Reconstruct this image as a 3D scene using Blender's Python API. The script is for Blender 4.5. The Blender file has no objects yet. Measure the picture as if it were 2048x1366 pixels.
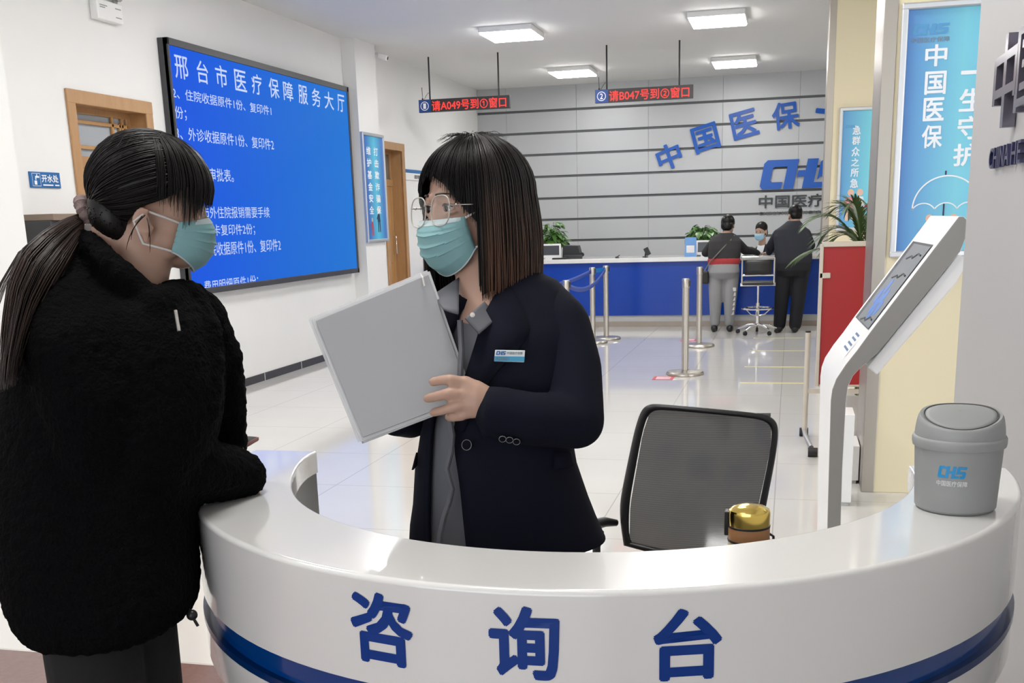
import bpy, bmesh, math, random
import numpy as np
from mathutils import Vector, Matrix, noise

SC = bpy.context.scene
COL = SC.collection
rnd = random.Random(7)
PI = math.pi

# ------------------------------------------------------------ camera
# axes of the camera in the room: x to the right along the far wall, y down the hall, z up
RX = Vector((0.970387, 0.239879, -0.02843))
RU = Vector((-0.03087, 0.239879, 0.970312))
RF = Vector((-0.239577, 0.9407, -0.24018))
CAM = Vector((0.0, 0.0, 1.55))
FPX, PX, PY = 2200.0, 1024.0, 982.0
cam_data = bpy.data.cameras.new('camera')
cam_data.sensor_fit = 'HORIZONTAL'
cam_data.sensor_width = 36.0
cam_data.lens = FPX / 2048.0 * 36.0
cam_data.shift_x = 0.0
cam_data.shift_y = (PY - 683.0) / 2048.0
cam_data.clip_start = 0.05
cam_data.clip_end = 200
cam_obj = bpy.data.objects.new('camera', cam_data)
m3 = Matrix((RX, RU, -RF)).transposed()
cam_obj.matrix_world = Matrix.Translation(CAM) @ m3.to_4x4()
COL.objects.link(cam_obj)
SC.camera = cam_obj

# ------------------------------------------------------------ view, world
SC.view_settings.view_transform = 'Standard'
SC.view_settings.look = 'None'
SC.view_settings.exposure = 0.42
SC.view_settings.gamma = 1.0
SC.view_settings.use_curve_mapping = False
WORLD_STRENGTH = 2.3
world = bpy.data.worlds.new('world')
SC.world = world
world.use_nodes = True
bg = world.node_tree.nodes['Background']
bg.inputs[0].default_value = (0.93, 0.96, 1.0, 1)
bg.inputs[1].default_value = WORLD_STRENGTH
LAMP_EMIT = 26.0

# ------------------------------------------------------------ helpers
def cam_ray(u, v):
    return RX * ((u - PX) / FPX) - RU * ((v - PY) / FPX) + RF

def at(u, v, x=None, y=None, z=None, D=None):
    d = cam_ray(u, v)
    if D is not None: return CAM + d * D
    if x is not None: return CAM + d * (x / d.x)
    if y is not None: return CAM + d * (y / d.y)
    return CAM + d * ((z - 1.55) / d.z)

MATS = {}
def mat(name, color=(0.8, 0.8, 0.8), rough=0.5, metal=0.0, spec=0.5, emit=None, emit_s=1.0, bump=None, bump_scale=80.0,
        vary=0.0, vary_scale=6.0, coat=0.0, sheen=0.0, sss=0.0, alpha=1.0):
    if name in MATS: return MATS[name]
    m = bpy.data.materials.new(name); m.use_nodes = True
    nt = m.node_tree; p = nt.nodes['Principled BSDF']
    p.inputs['Base Color'].default_value = (*color, 1)
    p.inputs['Roughness'].default_value = rough
    p.inputs['Metallic'].default_value = metal
    p.inputs['Specular IOR Level'].default_value = spec
    p.inputs['Coat Weight'].default_value = coat
    p.inputs['Coat Roughness'].default_value = 0.05
    p.inputs['Alpha'].default_value = alpha
    if sheen:
        p.inputs['Sheen Weight'].default_value = sheen; p.inputs['Sheen Roughness'].default_value = 0.6
    if sss:
        p.inputs['Subsurface Weight'].default_value = sss; p.inputs['Subsurface Radius'].default_value = (0.012, 0.005, 0.003)
    if emit:
        p.inputs['Emission Color'].default_value = (*emit, 1); p.inputs['Emission Strength'].default_value = emit_s
    if vary or bump:
        tc = nt.nodes.new('ShaderNodeTexCoord')
    if vary:
        n = nt.nodes.new('ShaderNodeTexNoise'); n.inputs['Scale'].default_value = vary_scale; n.inputs['Detail'].default_value = 5
        nt.links.new(tc.outputs['Object'], n.inputs['Vector'])
        mx = nt.nodes.new('ShaderNodeMix'); mx.data_type = 'RGBA'
        mx.inputs['A'].default_value = (*[max(0, c * (1 - vary)) for c in color], 1)
        mx.inputs['B'].default_value = (*[min(1, c * (1 + vary)) for c in color], 1)
        nt.links.new(n.outputs['Fac'], mx.inputs['Factor'])
        nt.links.new(mx.outputs['Result'], p.inputs['Base Color'])
    if bump:
        n2 = nt.nodes.new('ShaderNodeTexNoise'); n2.inputs['Scale'].default_value = bump_scale; n2.inputs['Detail'].default_value = 4
        nt.links.new(tc.outputs['Object'], n2.inputs['Vector'])
        b = nt.nodes.new('ShaderNodeBump'); b.inputs['Strength'].default_value = bump; b.inputs['Distance'].default_value = 0.01
        nt.links.new(n2.outputs['Fac'], b.inputs['Height'])
        nt.links.new(b.outputs['Normal'], p.inputs['Normal'])
    MATS[name] = m
    return m

def frame_of(d):
    d = d.normalized()
    a = Vector((0, 0, 1)) if abs(d.z) < 0.9 else Vector((1, 0, 0))
    s = d.cross(a).normalized(); t = s.cross(d).normalized()
    return s, t

class MB:
    """collects shapes in room coordinates and links them as one mesh object"""
    def __init__(self): self.v = []; self.f = []; self.mi = []; self.cur = 0
    def add(self, vs, fs):
        o = len(self.v); self.v += [Vector(p) for p in vs]
        for f in fs: self.f.append([i + o for i in f]); self.mi.append(self.cur)
    def box(self, a, b):
        x0, x1 = sorted((a[0], b[0])); y0, y1 = sorted((a[1], b[1])); z0, z1 = sorted((a[2], b[2]))
        self.add([(x0,y0,z0),(x1,y0,z0),(x1,y1,z0),(x0,y1,z0),(x0,y0,z1),(x1,y0,z1),(x1,y1,z1),(x0,y1,z1)],
                 [(3,2,1,0),(4,5,6,7),(0,1,5,4),(1,2,6,5),(2,3,7,6),(3,0,4,7)])
        return self
    def obox(self, c, ax, ay, az):
        """oriented box: centre and three half-axis vectors"""
        c = Vector(c); ax = Vector(ax); ay = Vector(ay); az = Vector(az)
        vs = [c + ax*sx + ay*sy + az*sz for sz in (-1,1) for sx, sy in ((-1,-1),(1,-1),(1,1),(-1,1))]
        self.add(vs, [(3,2,1,0),(4,5,6,7),(0,1,5,4),(1,2,6,5),(2,3,7,6),(3,0,4,7)]); return self
    def quad(self, a, b, c, d): self.add([a,b,c,d], [(0,1,2,3)]); return self
    def prism(self, poly, ext):
        """flat polygon (list of points) extruded along ext"""
        n = len(poly); ext = Vector(ext)
        vs = [Vector(p) for p in poly] + [Vector(p) + ext for p in poly]
        fs = [tuple(range(n))[::-1], tuple(range(n, 2*n))] + [(i, (i+1)%n, n+(i+1)%n, n+i) for i in range(n)]
        self.add(vs, fs); return self
    def tube(self, path, r, n=10, cap=True, flat=None):
        path = [Vector(p) for p in path]; k = len(path)
        rs = r if isinstance(r, (list, tuple)) else [r]*k
        s = None; vs = []; fs = []
        for i, p in enumerate(path):
            d = path[min(i+1, k-1)] - path[max(i-1, 0)]
            if d.length < 1e-9: d = Vector((0,0,1))
            d.normalize()
            if s is None: s, t = frame_of(d)
            else:
                s = (s - d * s.dot(d))
                if s.length < 1e-6: s, _ = frame_of(d)
                s.normalize()
            t = d.cross(s)
            for j in range(n):
                a = 2*PI*j/n
                vs.append(p + (s*math.cos(a) + t*math.sin(a)) * rs[i])
        for i in range(k-1):
            for j in range(n):
                fs.append((i*n+j, i*n+(j+1)%n, (i+1)*n+(j+1)%n, (i+1)*n+j))
        if cap: fs += [tuple(range(n))[::-1], tuple(range((k-1)*n, k*n))]
        self.add(vs, fs); return self
    def cyl(self, a, b, r, n=20, r2=None): return self.tube([a, b], [r, r if r2 is None else r2], n)
    def lathe(self, c, prof, n=32, axis=(0,0,1), cap=True):
        c = Vector(c); ax = Vector(axis).normalized(); s, t = frame_of(ax)
        vs = []; fs = []; k = len(prof)
        for r, h in prof:
            for j in range(n):
                a = 2*PI*j/n
                vs.append(c + ax*h + (s*math.cos(a)+t*math.sin(a))*max(r, 1e-4))
        for i in range(k-1):
            for j in range(n): fs.append((i*n+j, i*n+(j+1)%n, (i+1)*n+(j+1)%n, (i+1)*n+j))
        if cap: fs += [tuple(range(n))[::-1], tuple(range((k-1)*n, k*n))]
        self.add(vs, fs); return self
    def ell(self, c, ax, ay, az, nu=20, nv=12):
        c = Vector(c); ax = Vector(ax); ay = Vector(ay); az = Vector(az)
        vs = [c - az]; fs = []
        for i in range(1, nv):
            th = -PI/2 + PI*i/nv
            for j in range(nu):
                a = 2*PI*j/nu
                vs.append(c + (ax*math.cos(a) + ay*math.sin(a))*math.cos(th) + az*math.sin(th))
        vs.append(c + az); last = len(vs)-1
        for j in range(nu): fs.append((0, 1+(j+1)%nu, 1+j))
        for i in range(nv-2):
            for j in range(nu): fs.append((1+i*nu+j, 1+i*nu+(j+1)%nu, 1+(i+1)*nu+(j+1)%nu, 1+(i+1)*nu+j))
        o = 1+(nv-2)*nu
        for j in range(nu): fs.append((last, o+j, o+(j+1)%nu))
        self.add(vs, fs); return self
    def ball(self, c, r, nu=16, nv=10): return self.ell(c, (r,0,0), (0,r,0), (0,0,r), nu, nv)
    def capsule(self, a, b, r0, r1, n=14):
        a = Vector(a); b = Vector(b); d = (b-a)
        if d.length < 1e-6: return self.ball(a, r0)
        L = d.length; prof = []
        for i in range(5): t = PI/2*i/4; prof.append((r0*math.sin(t), -r0*math.cos(t)))
        for i in range(5): t = PI/2*i/4; prof.append((r1*math.cos(t), L + r1*math.sin(t)))
        return self.lathe(a, prof, n, d)
    def chain(self, pts, n=14):
        """tapered limb through (point, radius) pairs"""
        for (p, r), (q, s) in zip(pts[:-1], pts[1:]): self.capsule(p, q, r, s, n)
        return self
    def grid(self, rows, wrap=False):
        k = len(rows); n = len(rows[0]); fs = []
        for i in range(k-1):
            for j in range(n if wrap else n-1):
                fs.append((i*n+j, i*n+(j+1)%n, (i+1)*n+(j+1)%n, (i+1)*n+j))
        self.add([p for r in rows for p in r], fs); return self
    def mesh(self, name, origin=Vector((0,0,0))):
        me = bpy.data.meshes.new(name)
        me.from_pydata([tuple(p - origin) for p in self.v], [], self.f)
        for p, i in zip(me.polygons, self.mi): p.material_index = i
        me.update(); return me
    def build(self, name, m, parent=None, smooth=40, bevel=0.0, subdiv=0, solid=0.0, fix=True, wn=False):
        origin = Vector((0,0,0))
        if parent is not None: origin = world_loc(parent)
        me = self.mesh(name, origin)
        for mm in (m if isinstance(m, (list, tuple)) else [m]): me.materials.append(mm)
        if fix:
            bm = bmesh.new(); bm.from_mesh(me); bmesh.ops.recalc_face_normals(bm, faces=bm.faces[:]); bm.to_mesh(me); bm.free()
        if smooth:
            me.shade_smooth()
            if smooth < 180: me.set_sharp_from_angle(angle=math.radians(smooth))
        o = bpy.data.objects.new(name, me); COL.objects.link(o)
        if parent is not None: o.parent = parent
        if bevel:
            b = o.modifiers.new('bevel', 'BEVEL'); b.width = bevel; b.segments = 2; b.limit_method = 'ANGLE'; b.angle_limit = math.radians(50)
        if solid:
            s = o.modifiers.new('solid', 'SOLIDIFY'); s.thickness = solid; s.offset = 0
        if subdiv:
            s = o.modifiers.new('sub', 'SUBSURF'); s.levels = subdiv; s.render_levels = subdiv
        if wn:
            w = o.modifiers.new('weighted', 'WEIGHTED_NORMAL'); w.weight = 100; w.keep_sharp = True
        return o

def world_loc(o):
    l = o.location.copy()
    while o.parent is not None:
        o = o.parent; l = l + o.location
    return l

def tag(o, label, cat, group=None, kind=None):
    o['label'] = label; o['category'] = cat
    if group: o['group'] = group
    if kind: o['kind'] = kind
    return o
def thing(name, label, cat, loc=(0,0,0), group=None):
    o = bpy.data.objects.new(name, None); COL.objects.link(o); o.location = loc; o.empty_display_size = 0.05
    return tag(o, label, cat, group)
def struct(o, label=None):
    o['kind'] = 'structure'
    if label: o['label'] = label
    return o
def copy_tree(o, shift, parent=None):
    c = o.copy(); COL.objects.link(c)
    if parent is None: c.location = o.location + Vector(shift)
    else: c.parent = parent
    for ch in [x for x in bpy.data.objects if x.parent == o]: copy_tree(ch, (0,0,0), c)
    return c

FONT_CACHE = {}
def glyphs(s, bold=0.0, ext=0.0):
    key = (s, bold, ext)
    if key not in FONT_CACHE:
        c = bpy.data.curves.new('lettering_curve', 'FONT'); c.body = s; c.size = 1; c.offset = bold; c.extrude = ext
        c.resolution_u = 3
        o = bpy.data.objects.new('lettering_curve', c); COL.objects.link(o)
        dg = bpy.context.evaluated_depsgraph_get(); e = o.evaluated_get(dg); m = e.to_mesh()
        vs = [v.co.copy() for v in m.vertices]; fs = [tuple(p.vertices) for p in m.polygons]
        e.to_mesh_clear(); bpy.data.objects.remove(o); bpy.data.curves.remove(c)
        FONT_CACHE[key] = (vs, fs)
    return FONT_CACHE[key]

def text(mb, s, fn, w, h, bold=0.02, depth=0.0, shear=0.0):
    """lettering fitted in a w x h box; fn(x, y, z) maps it onto a surface (z out of the surface)"""
    vs, fs = glyphs(s, 0.0, 0.5 if depth else 0.0)
    xs = [v.x for v in vs]; ys = [v.y for v in vs]
    x0, x1, y0, y1 = min(xs), max(xs), min(ys), max(ys)
    b = bold * 0.7
    sx = w / (x1 - x0 + 2*b); sy = h / (y1 - y0 + 2*b)
    k = 0
    for dx, dy in (([(b*math.cos(PI*i/4 + .21), b*math.sin(PI*i/4 + .21)) for i in range(8)] if bold >= .03 else [(b*1.2*math.cos(PI*i/2 + .52), b*1.2*math.sin(PI*i/2 + .52)) for i in range(4)]) if bold else ((0, 0),)):
        out = []
        for v in vs:
            y = (v.y - y0 + b + dy) * sy
            out.append(fn((v.x - x0 + b + dx) * sx + shear * y, y, ((v.z + 0.5) * depth if depth else 0.0) + k * 2e-5))
        mb.add(out, fs); k += 1
def plane_fn(o, right, up):
    o = Vector(o); right = Vector(right).normalized(); up = Vector(up).normalized(); n = right.cross(up)
    return lambda x, y, z: o + right*x + up*y + n*z

CHS = [  # outlines of the slanted institute emblem, unit height
    [(0,.12),(.12,0),(.86,0),(.86,.24),(.45,.24),(.38,.3),(.38,.7),(.45,.76),(.94,.76),(.94,0),(1.34,0),(1.34,1),(.12,1),(0,.88)],
    [(1.40,.40),(1.68,.40),(1.68,0),(2.62,0),(2.62,.2),(2.1,.2),(2.1,1),(1.68,1),(1.68,.62),(1.40,.62)],
    [(2.2,.28),(2.3,.38),(2.95,.38),(2.95,.24),(2.7,.24),(2.7,0),(3.2,0),(3.34,.12),(3.34,.5),(3.22,.6),(2.62,.6),(2.62,.77),(3.34,.77),(3.34,1),(2.34,1),(2.2,.88)],
]
def emblem(mb, fn, h, depth, shear=0.22, width=None):
    k = h if width is None else width / 3.56
    for poly in CHS:
        n = len(poly)
        a = [fn(x*k + shear*y*k, y*h, 0) for x, y in poly]; b = [fn(x*k + shear*y*k, y*h, depth) for x, y in poly]
        mb.add(a + b, [tuple(range(n))[::-1], tuple(range(n, 2*n))] + [(i, (i+1)%n, n+(i+1)%n, n+i) for i in range(n)])
# ------------------------------------------------------------ materials
M_wall = mat('white_plaster', (0.78, 0.775, 0.765), 0.6, vary=0.02, vary_scale=3)
M_ceil = mat('ceiling_paint', (0.74, 0.735, 0.725), 0.7)
M_white = mat('white_plastic', (0.82, 0.82, 0.81), 0.35)
M_gloss = mat('gloss_white_lacquer', (0.74, 0.735, 0.71), 0.2, coat=1.0)
M_black = mat('black_plastic', (0.012, 0.012, 0.013), 0.4)
M_dark = mat('dark_frame', (0.045, 0.045, 0.05), 0.45)
M_blue = mat('blue_counter_gloss', (0.0, 0.045, 0.36), 0.2, spec=0.3)
M_band = mat('blue_band', (0.0, 0.04, 0.2), 0.15, coat=0.4)
M_letter_blue = mat('blue_lettering', (0.002, 0.035, 0.22), 0.35, spec=.3)
M_colsteel = mat('column_steel', (0.42, 0.39, 0.345), 0.36, metal=1.0, bump=0.05, bump_scale=20)
M_steel = mat('brushed_steel', (0.55, 0.515, 0.46), 0.32, metal=1.0, bump=0.05, bump_scale=30)
M_chrome = mat('chrome', (0.82, 0.82, 0.82), 0.1, metal=1.0)
M_cream = mat('cream_paint', (0.76, 0.68, 0.47), 0.55)
M_alu = mat('silver_frame', (0.62, 0.64, 0.66), 0.35, metal=0.7)
M_paper = mat('paper', (0.85, 0.85, 0.85), 0.7)
M_skirt = mat('grey_skirting', (0.5, 0.5, 0.49), 0.5)
M_stone = mat('brown_stone', (0.36, 0.31, 0.26), 0.35, vary=0.25, vary_scale=2)

def wood(name, c1, c2, sc=(6, 6, 0.8)):
    m = mat(name, c1, 0.4)
    nt = m.node_tree; p = nt.nodes['Principled BSDF']
    tc = nt.nodes.new('ShaderNodeTexCoord'); mp = nt.nodes.new('ShaderNodeMapping'); mp.inputs['Scale'].default_value = sc
    n = nt.nodes.new('ShaderNodeTexNoise'); n.inputs['Scale'].default_value = 3.0; n.inputs['Detail'].default_value = 6; n.inputs['Distortion'].default_value = 1.2
    mx = nt.nodes.new('ShaderNodeMix'); mx.data_type = 'RGBA'; mx.inputs['A'].default_value = (*c1, 1); mx.inputs['B'].default_value = (*c2, 1)
    nt.links.new(tc.outputs['Object'], mp.inputs['Vector']); nt.links.new(mp.outputs['Vector'], n.inputs['Vector'])
    nt.links.new(n.outputs['Fac'], mx.inputs['Factor']); nt.links.new(mx.outputs['Result'], p.inputs['Base Color'])
    return m
M_wood = wood('oak_wood', (0.36, 0.19, 0.08), (0.48, 0.28, 0.13), (8, 8, 1))
M_wood2 = wood('oak_wood_leaf', (0.40, 0.21, 0.075), (0.50, 0.28, 0.11), (8, 8, 1))

def gradient_mat(name, c1, c2, axis, a, b, emit=0.0, rough=0.3, c3=None):
    """printed or shown artwork: colour runs from c1 to c2 along one axis of the room"""
    m = mat(name, c1, rough); nt = m.node_tree; p = nt.nodes['Principled BSDF']
    g = nt.nodes.new('ShaderNodeNewGeometry'); s = nt.nodes.new('ShaderNodeSeparateXYZ')
    mr = nt.nodes.new('ShaderNodeMapRange'); mr.inputs['From Min'].default_value = a; mr.inputs['From Max'].default_value = b
    cr = nt.nodes.new('ShaderNodeValToRGB'); cr.color_ramp.elements[0].color = (*c1, 1); cr.color_ramp.elements[1].color = (*c2, 1)
    if c3: e = cr.color_ramp.elements.new(0.55); e.color = (*c3, 1)
    nt.links.new(g.outputs['Position'], s.inputs[0]); nt.links.new(s.outputs['XYZ'.index(axis)], mr.inputs['Value'])
    nt.links.new(mr.outputs['Result'], cr.inputs['Fac']); nt.links.new(cr.outputs['Color'], p.inputs['Base Color'])
    if emit:
        nt.links.new(cr.outputs['Color'], p.inputs['Emission Color']); p.inputs['Emission Strength'].default_value = emit
    return m

# floor: cream polished tiles with thin joints
M_floor = mat('polished_tiles', (0.74, 0.72, 0.68), 0.07, spec=0.75)
nt = M_floor.node_tree; p = nt.nodes['Principled BSDF']
g = nt.nodes.new('ShaderNodeNewGeometry')
sub = nt.nodes.new('ShaderNodeVectorMath'); sub.operation = 'ADD'; sub.inputs[1].default_value = (0.05 + 60*0.87, -0.65 + 60*0.905, 0)
nt.links.new(g.outputs['Position'], sub.inputs[0])
mod = nt.nodes.new('ShaderNodeVectorMath'); mod.operation = 'MODULO'; mod.inputs[1].default_value = (0.87, 0.905, 10)
nt.links.new(sub.outputs[0], mod.inputs[0])
sep = nt.nodes.new('ShaderNodeSeparateXYZ'); nt.links.new(mod.outputs[0], sep.inputs[0])
lt = []
for k in (0, 1):
    q = nt.nodes.new('ShaderNodeMath'); q.operation = 'LESS_THAN'; q.inputs[1].default_value = 0.006
    nt.links.new(sep.outputs[k], q.inputs[0]); lt.append(q)
mxm = nt.nodes.new('ShaderNodeMath'); mxm.operation = 'MAXIMUM'
nt.links.new(lt[0].outputs[0], mxm.inputs[0]); nt.links.new(lt[1].outputs[0], mxm.inputs[1])
nz = nt.nodes.new('ShaderNodeTexNoise'); nz.inputs['Scale'].default_value = 1.3; nz.inputs['Detail'].default_value = 6
nt.links.new(g.outputs['Position'], nz.inputs['Vector'])
mc = nt.nodes.new('ShaderNodeMix'); mc.data_type = 'RGBA'; mc.inputs['A'].default_value = (0.60, 0.585, 0.555, 1); mc.inputs['B'].default_value = (0.68, 0.665, 0.635, 1)
nt.links.new(nz.outputs['Fac'], mc.inputs['Factor'])
mj = nt.nodes.new('ShaderNodeMix'); mj.data_type = 'RGBA'; mj.inputs['B'].default_value = (0.45, 0.43, 0.40, 1)
nt.links.new(mc.outputs['Result'], mj.inputs['A']); nt.links.new(mxm.outputs[0], mj.inputs['Factor'])
nt.links.new(mj.outputs['Result'], p.inputs['Base Color'])
M_redfloor = mat('red_brown_granite', (0.17, 0.095, 0.085), 0.12, vary=0.2, vary_scale=40)

# ------------------------------------------------------------ room shell
XL, YB, ZC = -5.25, 19.0, 3.68
mb = MB(); mb.quad((-7, 3.36, 0), (9, 3.36, 0), (9, YB, 0), (-7, YB, 0)); mb.cur = 1; mb.quad((-7, -5, 0), (9, -5, 0), (9, 3.36, 0), (-7, 3.36, 0))
struct(mb.build('floor', [M_floor, M_redfloor], smooth=0), 'cream polished tile floor with a dark red granite border')
mb = MB(); mb.box((-5.6, -5, ZC), (9, YB + .3, ZC + .15)); struct(mb.build('ceiling', M_ceil, smooth=0), 'flat off-white ceiling')
# left wall with two door openings
D1 = (7.62, 8.655, 2.52); D2 = (14.26, 15.02, 2.53)
mb = MB()
ys = [-5, D1[0], D1[1], D2[0], D2[1], YB]
for i in range(5):
    a, b = ys[i], ys[i+1]
    if i in (1, 3): mb.box((XL - .3, a, D1[2] if i == 1 else D2[2]), (XL, b, ZC))
    else: mb.box((XL - .3, a, 0), (XL, b, ZC))
struct(mb.build('wall_left', M_wall, smooth=0), 'white plastered left wall')
mb = MB(); mb.box((XL, 13.03, 0), (-5.08, 13.71, ZC)); struct(mb.build('trim_1', M_wall, smooth=0), 'white pilaster right of the big blue screen')
mb = MB(); mb.box((XL, 5.7, 0), (-5.05, 6.66, ZC)); struct(mb.build('trim_2', M_wall, smooth=0), 'white pilaster at the left edge of the hall')
# skirting
M_base = mat('black_marble', (0.035, 0.033, 0.032), 0.25, vary=0.5, vary_scale=25)
M_joint = mat('skirting_joint', (0.5, 0.5, 0.5), 0.6)
mb = MB()
for a, b in ((6.66, D1[0] - .06), (D1[1] + .06, 13.03), (13.71, D2[0] - .06), (D2[1] + .06, 15.8)): mb.box((XL, a, 0), (XL + .012, b, 0.078))
mb.box((-5.08, 13.03, 0), (-5.068, 13.71, 0.078)); mb.box((-5.05, 5.7, 0), (-5.038, 6.66, 0.078)); mb.box((XL, 6.66, 0), (-5.05, 6.672, .078))
mb.cur = 1
for yy in (9.0, 9.9, 10.36, 11.26, 12.16): mb.box((XL + .0125, yy, 0), (XL + .0135, yy + .012, 0.077))
struct(mb.build('baseboard_left', [M_base, M_joint], smooth=0), 'black marble skirting along the left wall')
# back wall: grey metal panels with dark grooves
M_panel = mat('grey_metal_panel', (0.45, 0.463, 0.475), 0.45, metal=0.25)
M_groove = mat('groove', (0.10, 0.105, 0.11), 0.6)
mb = MB(); mb.cur = 1; mb.box((-5.6, YB, 0), (9, YB + .2, ZC))
mb.cur = 0
zs = [0.0, 0.455, 0.808, 1.162, 1.513, 1.866, 2.225, 2.583, 2.935, 3.29, ZC + .3]
for i in range(len(zs) - 1):
    z0 = zs[i] + (.02 if i else 0); z1 = min(zs[i+1] - .02, ZC)
    x = -4.74 - 1.2
    while x < 2.6:
        mb.box((max(x, XL) + .002, YB - .02, z0), (x + 1.198, YB, z1)); x += 1.2
struct(mb.build('wall_back', [M_panel, M_groove], smooth=0), 'grey metal panel wall behind the service counter')
# right wall with metal lettering
XR = 0.559
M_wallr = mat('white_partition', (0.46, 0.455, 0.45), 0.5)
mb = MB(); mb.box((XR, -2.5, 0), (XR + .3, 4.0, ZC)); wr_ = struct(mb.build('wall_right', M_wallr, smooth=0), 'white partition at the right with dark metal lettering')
# hall side wall far on the right (seen in reflections)
mb = MB(); mb.box((6.2, 5.5, 0), (6.4, YB, ZC)); struct(mb.build('wall_side', M_wall, smooth=0))

# cream columns with steel corner trim
def column(name, x, y, d, w, label):
    mb = MB(); mb.box((x + .004, y + .006, 0), (x + w, y + d, ZC))
    mb.cur = 1
    mb.box((x, y, 0), (x + .068, y + .05, ZC)); mb.box((x, y + .03, 0), (x + .006, y + d, ZC))
    return struct(mb.build(name, [M_cream, M_colsteel], smooth=0, bevel=.004), label)
column('trim_3', .423, 6.3, .62, 1.5, 'cream column with steel corner carrying the big banner')
column('trim_4', .302, 12.2, .6, 1.4, 'cream column with steel corner behind the red board')

# ------------------------------------------------------------ doors
M_glass_door = mat('door_glass', (0.40, 0.43, 0.47), 0.08, spec=0.6)
M_glass_dark = mat('transom_glass', (0.16, 0.16, 0.15), 0.15)
def door(name, d, label, glazed):
    y0, y1, zt = d
    mb = MB()
    # casing on the wall, reveals, back frame
    for a, b in (((XL, y0 - .06, 0), (XL + .02, y0 + .04, zt + .06)), ((XL, y1 - .04, 0), (XL + .02, y1 + .06, zt + .06)), ((XL, y0 - .061, zt - .04), (XL + .022, y1 + .061, zt + .061))): mb.box(a, b)
    for a, b in (((XL - .19, y0, 0), (XL + .004, y0 + .025, zt)), ((XL - .19, y1 - .025, 0), (XL + .004, y1, zt)), ((XL - .189, y0 + .001, zt - .03), (XL + .003, y1 - .001, zt - .001))): mb.box(a, b)
    xb = XL - .19
    for a, b in (((xb, y0, 0), (xb + .04, y0 + .08, zt)), ((xb, y1 - .08, 0), (xb + .04, y1, zt)), ((xb + .001, y0, zt - .08), (xb + .041, y1, zt - .002)), ((xb + .002, y0, 2.03), (xb + .05, y1, 2.12))): mb.box(a, b)
    o = struct(mb.build(name, M_wood, smooth=0, bevel=.006), label); o['category'] = 'door'
    mb = MB(); mb.quad((xb + .015, y0 + .05, 2.08), (xb + .015, y1 - .05, 2.08), (xb + .015, y1 - .05, zt - .05), (xb + .015, y0 + .05, zt - .05))
    mb.build('transom_pane', M_glass_door if glazed else M_glass_dark, o, smooth=0)
    mb = MB()
    if glazed:   # lattice bars over the transom, glazed leaf
        yb = y1 - .08; t = .014
        for z in (zt - .14, 2.19): mb.box((xb + .02, y0 + .06, z - t), (xb + .04, y1 - .06, z + t))
        for yy in (y0 + .12, yb - .06, yb - .2): mb.box((xb + .02, yy - t, 2.1), (xb + .04, yy + t, zt - .06))
        mb.box((xb + .02, yb - .2, zt - .26), (xb + .04, y1 - .06, zt - .232)); mb.box((xb + .02, yb - .11, zt - .3), (xb + .04, yb - .085, zt - .12))
        mb.build('lattice', M_wood2, o, smooth=0, bevel=.003)
        mb = MB()
        for a, b in (((xb + .005, y0 + .08, 0), (xb + .045, y0 + .19, 2.03)), ((xb + .005, y1 - .19, 0), (xb + .045, y1 - .08, 2.03)), ((xb + .005, y0 + .08, 1.93), (xb + .045, y1 - .08, 2.03)), ((xb + .005, y0 + .08, 0), (xb + .045, y1 - .08, .85))): mb.box(a, b)
        leaf = mb.build('door_leaf', M_wood2, o, smooth=0, bevel=.005)
        mb = MB(); mb.quad((xb + .02, y0 + .18, .84), (xb + .02, y1 - .18, .84), (xb + .02, y1 - .18, 1.94), (xb + .02, y0 + .18, 1.94)); mb.build('door_pane', M_glass_door, leaf, smooth=0)
        mb = MB(); mb.box((xb + .021, y0 + .2, 1.45), (xb + .023, y0 + .36, 1.85)); mb.build('notice', M_paper, leaf, smooth=0)
    else:
        mb.box((xb + .005, y0 + .07, 0), (xb + .035, y1 - .07, 2.05)); leaf = mb.build('door_leaf', M_wood2, o, smooth=0, bevel=.004)
        mb = MB()
        ya, yb = y0 + .16, y1 - .17
        def arch(k):
            return [(ya + k, .98 + k), (yb - k, .98 + k)] + [((ya+yb)/2 + ((yb-ya)/2 - k) * math.cos(a), 1.72 + (.16 - k*.3) * math.sin(a)) for a in [PI*i/10 for i in range(11)]]
        mb.prism([(xb + .034, y, z) for y, z in arch(.02)], (.014, 0, 0))
        mb.prism([(xb + .034, y, z) for y, z in ((ya, .12), (yb, .12), (yb, .72), (ya, .72))], (.014, 0, 0))
        mb.build('raised_panels', M_wood, leaf, smooth=0, bevel=.008)
        mb = MB(); yy = y1 - .12; mb.tube([(xb + .035, yy, 1.12), (xb + .085, yy, 1.12), (xb + .085, yy, 1.36), (xb + .035, yy, 1.36)], .009); mb.build('handle', M_chrome, leaf)
    return o
door('door_1', D1, 'oak door with glazed lattice transom left of the screen', True)
door('door_2', D2, 'oak door with arched panel beyond the pilaster banner', False)

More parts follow.
